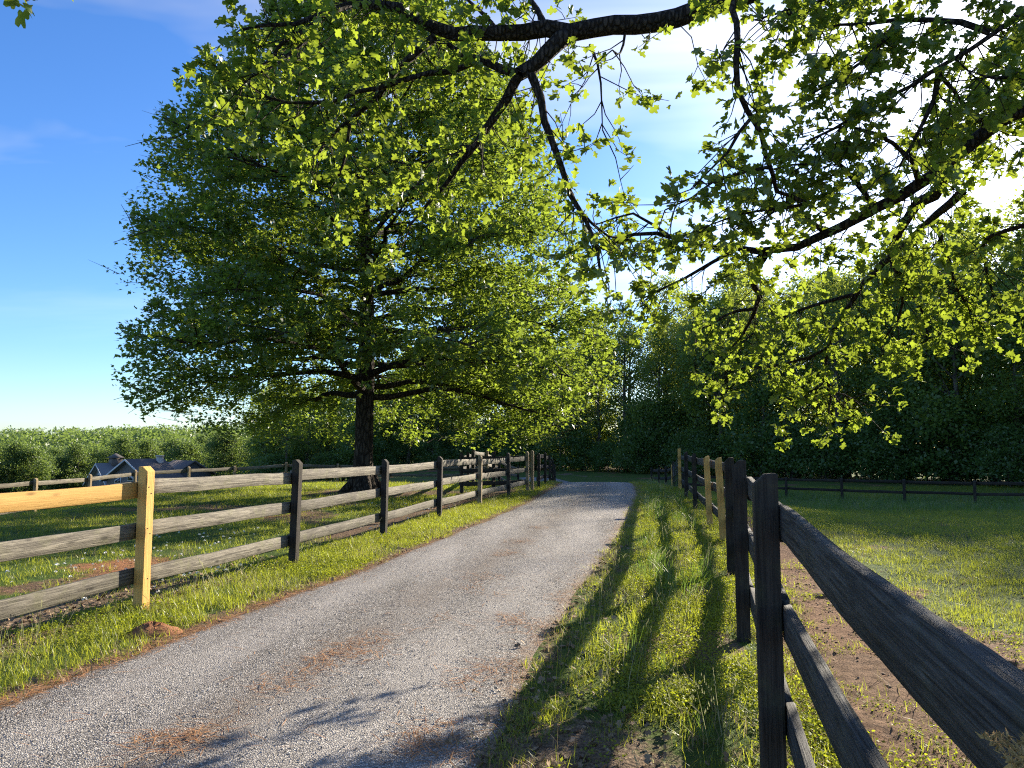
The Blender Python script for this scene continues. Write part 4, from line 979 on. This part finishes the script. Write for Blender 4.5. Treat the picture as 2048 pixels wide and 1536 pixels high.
def scatter(name, protos, mat, P, scl, label, cat=None, slope=True):
    """one object: points with stored rotation and scale, one tuft instanced on each"""
    pc = bpy.data.collections.new(name + '_tufts')
    for i, (V, F) in enumerate(protos):
        pc.objects.link(bpy.data.objects.new('%s_tuft_%d' % (name, i), mesh_np('tuft', V, F, mat)))
    n = len(P); g = np.random.default_rng(len(P))
    rot = np.stack([g.normal(0, .10, n), g.normal(0, .10, n), g.uniform(0, 6.283, n)], 1)
    me = bpy.data.meshes.new(name); me.vertices.add(n); me.vertices.foreach_set('co', np.asarray(P, np.float32).ravel())
    a = me.attributes.new('rot', 'FLOAT_VECTOR', 'POINT'); a.data.foreach_set('vector', rot.astype(np.float32).ravel())
    a = me.attributes.new('scl', 'FLOAT', 'POINT'); a.data.foreach_set('value', np.asarray(scl, np.float32))
    a = me.attributes.new('pick', 'INT', 'POINT'); a.data.foreach_set('value', g.integers(0, len(protos), n).astype(np.int32))
    me.materials.append(mat)
    o = obj(name, me, kind='stuff', label=label, cat=cat)
    ng = bpy.data.node_groups.new(name, 'GeometryNodeTree')
    ng.interface.new_socket('Geometry', in_out='INPUT', socket_type='NodeSocketGeometry'); ng.interface.new_socket('Geometry', in_out='OUTPUT', socket_type='NodeSocketGeometry')
    gi = ng.nodes.new('NodeGroupInput'); go = ng.nodes.new('NodeGroupOutput'); ip = ng.nodes.new('GeometryNodeInstanceOnPoints'); ci = ng.nodes.new('GeometryNodeCollectionInfo')
    ci.inputs['Collection'].default_value = pc; ci.inputs['Separate Children'].default_value = True; ci.inputs['Reset Children'].default_value = True
    ip.inputs['Pick Instance'].default_value = True
    def na(nm, dt):
        x = ng.nodes.new('GeometryNodeInputNamedAttribute'); x.data_type = dt; x.inputs['Name'].default_value = nm; return x.outputs['Attribute']
    e2r = ng.nodes.new('FunctionNodeEulerToRotation')
    L = ng.links.new
    L(gi.outputs[0], ip.inputs['Points']); L(ci.outputs[0], ip.inputs['Instance']); L(na('pick', 'INT'), ip.inputs['Instance Index'])
    L(na('rot', 'FLOAT_VECTOR'), e2r.inputs[0]); L(e2r.outputs[0], ip.inputs['Rotation']); L(na('scl', 'FLOAT'), ip.inputs['Scale']); L(ip.outputs[0], go.inputs[0])
    md = o.modifiers.new('tufts', 'NODES'); md.node_group = ng
    print(name, n)
    return o

g = np.random.default_rng(99)
def sample(x0, x1, y0, y1, dens):
    """random points of a given density per square metre (function of x, y, or a number)"""
    dm = dens if isinstance(dens, (int, float)) else None
    mxd = dm if dm else dens.mx
    n = int((x1 - x0) * (y1 - y0) * mxd); x = g.uniform(x0, x1, n); y = g.uniform(y0, y1, n)
    if dm is None:
        k = g.random(n) * mxd < dens(x, y); x, y = x[k], y[k]
    return x, y
class D:
    def __init__(s, f, mx): s.f = f; s.mx = mx
    def __call__(s, x, y): return s.f(x, y)
def fov(x, y, m=.08): return (np.abs(x) < (.725 + m) * y + 1.2)
def onroad(x, y, m=.0): return (x > road_l(y) - m) & (x < road_r(y) + m)
def bl(x, y): return gmask(bare, x, y)
def lt(x, y): return gmask(litt, x, y)

lawn = [tuft(i, 28, .13, .025, .09, .005, 1.4) for i in range(5)]
lush = [tuft(10 + i, 26, .13, .05, .17, .0052, 1.35) for i in range(5)]
tall = [tuft(20 + i, 22, .10, .16, .36, .006, .9) for i in range(4)]
weeds = [weed(30 + i, 100, .12, .012, .085, .0165) for i in range(4)]
heads = [stems(40 + i, 6, .12, .25, .48) for i in range(3)]

px, py, ps = [], [], []
def coll(x, y, s): px.append(x); py.append(y); ps.append(np.broadcast_to(s, x.shape))
# verges
def dens_rv(x, y): return ((x > road_r(y) + .02) & (x < fence_r(y) + .5)) * 95 * (1 - .85 * ss(.35, .75, lt(x, y))) * ss(-.05, .22, x - road_r(y) + .25 * (VN.fbm(x * 2, y * 2, 2) - .5) + .12) * (.35 + 1.1 * ss(.35, .6, VN2.fbm(x * 1.2, y * 1.2, 3)))
x, y = sample(-.4, 8, 2.2, 33, D(dens_rv, 140)); coll(x, y, g.uniform(.6, 1.25, len(x)))
def dens_lv(x, y): return ((x < road_l(y) - .02) & (x > fence_l(y) - .35)) * 105 * (1 - .55 * ss(.45, .8, lt(x, y))) * ss(.02, .30, road_l(y) - x + .3 * (VN.fbm(x * 2, y * 2, 2) - .5))
x, y = sample(-5.2, 3, 2.5, 32, D(dens_lv, 105)); coll(x, y, g.uniform(.75, 1.35, len(x)))
# oak paddock
def dens_lp(x, y): return (x < fence_l(y) - .2) * fov(x, y) * 34 * (1 - ss(.30, .70, bl(x, y))) * (1 - .8 * ss(.35, .75, lt(x, y))) * np.interp(y, [0, 12, 40], [1.2, 1, .6])
x, y = sample(-19, 1, 3, 40, D(dens_lp, 42)); coll(x, y, g.uniform(.65, 1.25, len(x)) * np.interp(y, [5, 30], [1, 1.5]))
# grazing paddock
def dens_rp(x, y): return (x > fence_r(y) + .3) * fov(x, y) * 46 * (1 - .86 * ss(.30, .75, bl(x, y))) * np.interp(y, [0, 10, 45], [1.35, 1, .45])
x, y = sample(1, 36, 2, 46, D(dens_rp, 62)); coll(x, y, g.uniform(.6, 1.25, len(x)) * np.interp(y, [5, 30], [1, 1.7]))
x = np.concatenate(px); y = np.concatenate(py); s = np.concatenate(ps)
scatter('short_grass', lawn, M['grass'], np.stack([x, y, H(x, y)], 1), s, 'short patchy grass of the verges and paddocks', 'grass')

px, py, ps = [], [], []
def dens_rl(x, y): return ((x > road_r(y) + .15) & (x < fence_r(y) + .2)) * (16 * ss(.42, .62, VN.fbm(x * .9 + 4, y * .5, 3)) + 18 * ss(.7, .2, np.abs(x - fence_r(y) + .75))) * ss(2.5, 6, y) * (1 - .7 * ss(.4, .8, lt(x, y)))
x, y = sample(-.2, 8, 2.2, 36, D(dens_rl, 60)); coll(x, y, g.uniform(.6, 1.2, len(x)))
def dens_ll(x, y): return ((x < road_l(y) - .22) & (x > fence_l(y) - .2)) * 30 * (.2 + ss(.4, .6, VN.fbm(x * 1.3, y * .9, 3)))
x, y = sample(-5.2, 3, 2.5, 33, D(dens_ll, 58)); coll(x, y, g.uniform(.6, 1.15, len(x)))
def dens_pl(x, y): return fov(x, y) * (((x > fence_r(y) + 3) & (y > 17)) * 13 * ss(16, 26, y) + (x < fence_l(y) - .5) * 7 * ss(.52, .64, VN2.fbm(x * .5, y * .5, 3)) * (1 - ss(.3, .6, bl(x, y))))
x, y = sample(-19, 34, 3, 46, D(dens_pl, 14)); coll(x, y, g.uniform(.7, 1.5, len(x)))
x, y = sample(0.5, 9, 28, 46, D(lambda x, y: (~onroad(x, y, .1)) * 14., 14)); coll(x, y, g.uniform(.7, 1.4, len(x)))
x = np.concatenate(px); y = np.concatenate(py); s = np.concatenate(ps)
scatter('lush_grass', lush, M['grass'], np.stack([x, y, H(x, y)], 1), s, 'lush ankle-high grass on the verges and the far paddock', 'grass')

px, py, ps = [], [], []
def dens_rt(x, y): return ((x > road_r(y) + .3) & (x < fence_r(y) + .15)) * 17 * ss(.65, .15, np.abs(x - fence_r(y) + .8 - .25 * np.sin(y))) * ss(4.5, 9, y) * ss(.35, .55, VN3.fbm(x * 1.1, y * .8, 2))
x, y = sample(0, 8, 3, 36, D(dens_rt, 17)); coll(x, y, g.uniform(.6, 1.15, len(x)))
def dens_ft(x, y): return (x > fence_r(y) + 3.5) * fov(x, y) * 16 * ss(21, 28, y) * ss(.38, .58, VN.fbm(x * .35, y * .35, 3))
x, y = sample(6, 36, 18, 40, D(dens_ft, 16)); coll(x, y, g.uniform(.8, 1.6, len(x)))
x, y = sample(-.2, 1.6, 2.6, 5.2, D(lambda x, y: (x > road_r(y) + .35) * (x < fence_r(y)) * 3.2 * ss(.45, .6, VN.fbm(x * 2 + 3, y * 2, 2)), 3.2)); coll(x, y, g.uniform(.5, .8, len(x)))
x, y = sample(-15, -5, 6, 22, D(lambda x, y: 1.0 * (ss(.6, .7, VN3.fbm(x * .5, y * .5, 2))), 1.0)); coll(x, y, g.uniform(.6, .95, len(x)))
x = np.concatenate(px); y = np.concatenate(py); s = np.concatenate(ps)
scatter('tall_grass', tall, M['grass_tall'], np.stack([x, y, H(x, y)], 1), s, 'tall uncut grass by the right fence and below the woods', 'grass')

px, py, ps = [], [], []
def dens_rw(x, y): return ((x > road_r(y) + .12) & (x < fence_r(y) + .45)) * 105 * ss(.38, .54, VN2.fbm(x * 1.1 + 7, y * 1.1, 3)) * ss(-.15, .5, x - road_r(y) - .3) * (1 - .9 * ss(.5, .9, lt(x, y)))
x, y = sample(-.3, 8, 2.2, 30, D(dens_rw, 105)); coll(x, y, g.uniform(.6, 1.3, len(x)))
def dens_lw(x, y): return ((x < road_l(y) - .12) & (x > fence_l(y) - .4)) * 85 * ss(.40, .54, VN2.fbm(x * 1.1 + 2, y * 1.1, 3)) * ss(16, 7, y)
x, y = sample(-5.2, 3, 2.5, 16, D(dens_lw, 85)); coll(x, y, g.uniform(.6, 1.25, len(x)))
def dens_pw(x, y): return (x > fence_r(y) + .1) * fov(x, y) * 16 * ss(.48, .62, VN3.fbm(x * .8, y * .8, 3)) * ss(16, 5, y)
x, y = sample(1, 12, 2.2, 16, D(dens_pw, 16)); coll(x, y, g.uniform(.5, 1.0, len(x)))
x = np.concatenate(px); y = np.concatenate(py); s = np.concatenate(ps)
scatter('low_weeds', weeds, M['weed'], np.stack([x, y, H(x, y)], 1), s, 'yellow-green low weeds among the verge grass', 'weeds')

s_ = 'straw'
M['straw'] = leaf_mat('dry_straw_blade', (.17, .125, .06), (.34, .27, .15), (.34, .28, .14), .35, .02, .5, True)
straw = [tuft(60 + i, 16, .13, .03, .16, .0055, 1.8) for i in range(4)]
x1, y1 = sample(-5.4, 3, 2.5, 30, D(lambda x, y: ((x < road_l(y)) & (x > fence_l(y) - .6)) * 16. * (.3 + ss(.4, .6, VN3.fbm(x * 1.5, y * 1.5, 2))), 21))
x2, y2 = sample(-.3, 8, 2.2, 30, D(lambda x, y: ((x > road_r(y)) & (x < fence_r(y) + .6)) * 20. * (.3 + ss(.4, .6, VN3.fbm(x * 1.5 + 5, y * 1.5, 2))), 26))
x3, y3 = sample(-16, 20, 3, 26, D(lambda x, y: ((x < fence_l(y)) | (x > fence_r(y))) * fov(x, y) * 5. * ss(.35, .6, VN3.fbm(x * .8 + 5, y * .8, 2)), 5))
x = np.concatenate([x1, x2, x3]); y = np.concatenate([y1, y2, y3])
scatter('dry_grass', straw, M['straw'], np.stack([x, y, H(x, y)], 1), g.uniform(.6, 1.2, len(x)), 'dry straw-coloured grass blades among the green verge grass', 'grass')
x1, y1 = sample(0, 8, 3, 30, D(lambda x, y: ((x > road_r(y) + .3) & (x < fence_r(y) + .1)) * 3.4 * ss(.8, .2, np.abs(x - fence_r(y) + .7)), 3.4))
x2, y2 = sample(6, 34, 18, 38, D(lambda x, y: (x > fence_r(y) + 3.5) * fov(x, y) * 2.2 * ss(20, 27, y), 2.2))
x3, y3 = sample(-5, 2, 4, 26, D(lambda x, y: ((x < road_l(y) - .3) & (x > fence_l(y) - .4)) * 1.2, 1.2))
x = np.concatenate([x1, x2, x3]); y = np.concatenate([y1, y2, y3])
scatter('seed_heads', heads, M['seed'], np.stack([x, y, H(x, y)], 1), g.uniform(.6, 1.1, len(x)), 'pale grass seed heads standing above the tall grass', 'grass')
x, y = sample(-9, 0, 5, 18, D(lambda x, y: (x < fence_l(y) - .1) * 14 * ss(.45, .62, VN3.fbm(x * .6, y * .6, 2)) * ss(6, .5, fence_l(y) - x), 14))
scatter('clover_flowers', [flower(1), flower(2)], M['clover'], np.stack([x, y, H(x, y)], 1), g.uniform(.7, 1.5, len(x)), 'white clover flowers in the grass behind the left fence', 'flowers')

# loose litter: one mesh each
def flat_bits(n, cx, cy_, cz, shape, tris, size, mat, name, label, cat, up=.35, tintm=.5):
    Nn = np.array((0, 0, 1.)) + g.normal(0, up, (n, 3)); Dd = g.normal(0, 1, (n, 3)) * np.array((1, 1, .15))
    V, F, tn = leaf_cloud(shape, tris, np.stack([cx, cy_, cz], 1), Nn, Dd, size, np.clip(g.normal(tintm, .28, n), 0, 1))
    return obj(name, mesh_np(name, V, F, mat, {'tint': tn}), kind='stuff', label=label, cat=cat)
NEEDLE = np.array([(-.012, 0, 0), (.012, 0, 0), (.03, .5, .03), (.012, 1, 0), (0, .5, .03)]); NTRI = [(0, 1, 2), (0, 2, 4), (4, 2, 3)]
nxs, nys = [], []
for (u, v, ru, n) in ((1035, 1090, .30, 260), (1080, 1062, .22, 130), (1013, 1115, .26, 260), (970, 1165, .30, 230), (940, 1185, .22, 90), (700, 1318, .26, 420), (560, 1385, .22, 170), (1030, 1250, .25, 230), (1080, 1262, .22, 160),
                      (860, 1500, .22, 420), (1000, 1345, .2, 180), (320, 1505, .18, 200), (400, 1495, .16, 170), (640, 1345, .2, 150), (1100, 1035, .3, 90), (930, 1370, .2, 120), (1120, 1200, .2, 90), (760, 1290, .25, 120), (880, 1250, .25, 60), (1000, 1200, .3, 60)):
    k = 1.52 / (-(at(u, v, 1.0)[2] - CAM_Z)); c = at(u, v, k)
    n = int(n * .55); nxs.append(c[0] + g.normal(0, ru * .45, n) + g.normal(0, .02, n)); nys.append(c[1] + g.normal(0, ru * .62, n))
yy = g.uniform(2.5, 30, 5200) ** 1.0; nxs.append(road_l(yy) + g.normal(-.03, .075, len(yy))); nys.append(yy)
yy = g.uniform(2.5, 9, 1800); nxs.append(road_l(yy) + g.normal(-.03, .10, len(yy))); nys.append(yy)
yy = g.uniform(2.5, 20, 1400); nxs.append(road_r(yy) + g.normal(.0, .13, len(yy))); nys.append(yy)
yy = g.uniform(2.2, 25, 900); nxs.append(road_l(yy) + (road_r(yy) - road_l(yy)) * g.uniform(.05, .95, len(yy))); nys.append(yy)
nx_ = np.concatenate(nxs); ny_ = np.concatenate(nys)
nzv = np.where(onroad(nx_, ny_), Hroad(nx_, ny_), H(nx_, ny_)) + .008
flat_bits(len(nx_), nx_, ny_, nzv, NEEDLE, NTRI, g.uniform(.07, .15, len(nx_)), M['needle'], 'pine_needles', 'orange-brown pine needles drifted on the lane and along its edge', 'pine needles', .12)
# dead oak leaves
xs, ys = [], []
n = 2600; yy = g.uniform(2.5, 10, n); xs.append(fence_l(yy) - np.abs(g.normal(.55, .55, n))); ys.append(yy)
n = 420; xs.append(.4 + g.normal(0, .4, n)); ys.append(3.6 + g.normal(0, .8, n))
n = 700; yy = g.uniform(2.4, 12, n); xs.append(road_r(yy) + np.abs(g.normal(.3, .45, n))); ys.append(yy)
n = 500; yy = g.uniform(3, 14, n); xs.append(road_l(yy) - np.abs(g.normal(.3, .4, n))); ys.append(yy)
lx = np.concatenate(xs); ly = np.concatenate(ys); k = ~onroad(lx, ly, -.25); lx, ly = lx[k], ly[k]
flat_bits(len(lx), lx, ly, np.where(onroad(lx, ly), Hroad(lx, ly), H(lx, ly)) + .012, STARLEAF + np.array((0, 0, .0)), STARTRI, g.uniform(.022, .058, len(lx)), M['dead_leaf'], 'leaf_litter', 'dry brown oak leaves on the ground by the fences', 'leaf litter', .8)
# loose chips on the lane surface close to the camera
n = 9000; cyv = 2.4 + 7 * g.random(n) ** 1.6; cxv = road_l(cyv) + (road_r(cyv) - road_l(cyv)) * g.uniform(.0, 1.0, n)
CH = np.array([(-.5, 0, 0), (.5, .1, 0), (.35, .8, 0), (-.4, .7, 0), (0, .4, .55)]); CT = [(0, 1, 4), (1, 2, 4), (2, 3, 4), (3, 0, 4)]
flat_bits(n, cxv, cyv, Hroad(cxv, cyv) + .001, CH, CT, g.uniform(.005, .013, n), M['pebble'], 'loose_stone_chips', 'loose grey stone chips scattered on the lane', 'gravel', .15)
# clods of soil in the worn strip behind the right fence
n = 2600; cyv = g.uniform(1.2, 9, n); cxv = fence_r(cyv) + np.abs(g.normal(1.0, .8, n)) + .1
s_ = Mat('soil_clod'); t_ = s_.attr('tint').outputs['Fac']; M['clod'] = s_.principled(s_.mix(t_, (.06, .036, .022), (.22, .14, .09)), .95)
flat_bits(n, cxv, cyv, H(cxv, cyv) + .0, CH * np.array((1, 1, .7)), CT, g.uniform(.006, .034, n) , M['clod'], 'soil_clods', 'loose reddish clods of trampled soil behind the right fence', 'soil', .3)
# small red clay mound by the fresh post
mv = []; mf = []
k0 = 14; 
for i in range(8):
    for j in range(k0):
        a = j / k0 * 6.283; r_ = i / 7; rr_ = r_ * (1 + .15 * math.sin(3 * a + 1)); mv.append((rr_ * .24 * math.cos(a), rr_ * .17 * math.sin(a), .085 * (1 - r_ ** 1.7) * (1 + .25 * math.sin(5 * a + i)) - .012 * (r_ > .9)))
for i in range(7):
    for j in range(k0): mf.append((i * k0 + j, i * k0 + (j + 1) % k0, (i + 1) * k0 + (j + 1) % k0, (i + 1) * k0 + j))
s_ = Mat('red_clay'); tcn = s_.n('ShaderNodeTexCoord'); nn_ = s_.noise(tcn.outputs['Object'], 38, 5, .7)
M['redclay'] = s_.principled(s_.mix(nn_, (.16, .06, .025), (.40, .19, .09)), .95, s_.bump(nn_, 1.0, .02))
mp_ = (-2.94, 5.95); obj('clay_mound', mesh_np('clay_mound', np.array(mv), np.array(mf), M['redclay'], smooth=True), None, (mp_[0], mp_[1], Hs(*mp_) - .005), 'small mound of red clay in the grass below the fresh yellow post', 'mound')

# tell look-alikes apart by their order across the picture
ORD = 'first second third fourth fifth sixth seventh eighth ninth tenth eleventh twelfth'.split()
same = {}
for o in COL.objects:
    if o.parent is None and o.get('group'): same.setdefault(o['label'], []).append(o)
for lab, os_ in same.items():
    if len(os_) > 1:
        os_.sort(key=lambda o: o.location.x / max(.1, o.location.y))
        for i, o in enumerate(os_): o['label'] = '%s, %s from left' % (lab, ORD[i] if i < 12 else '%dth' % (i + 1))
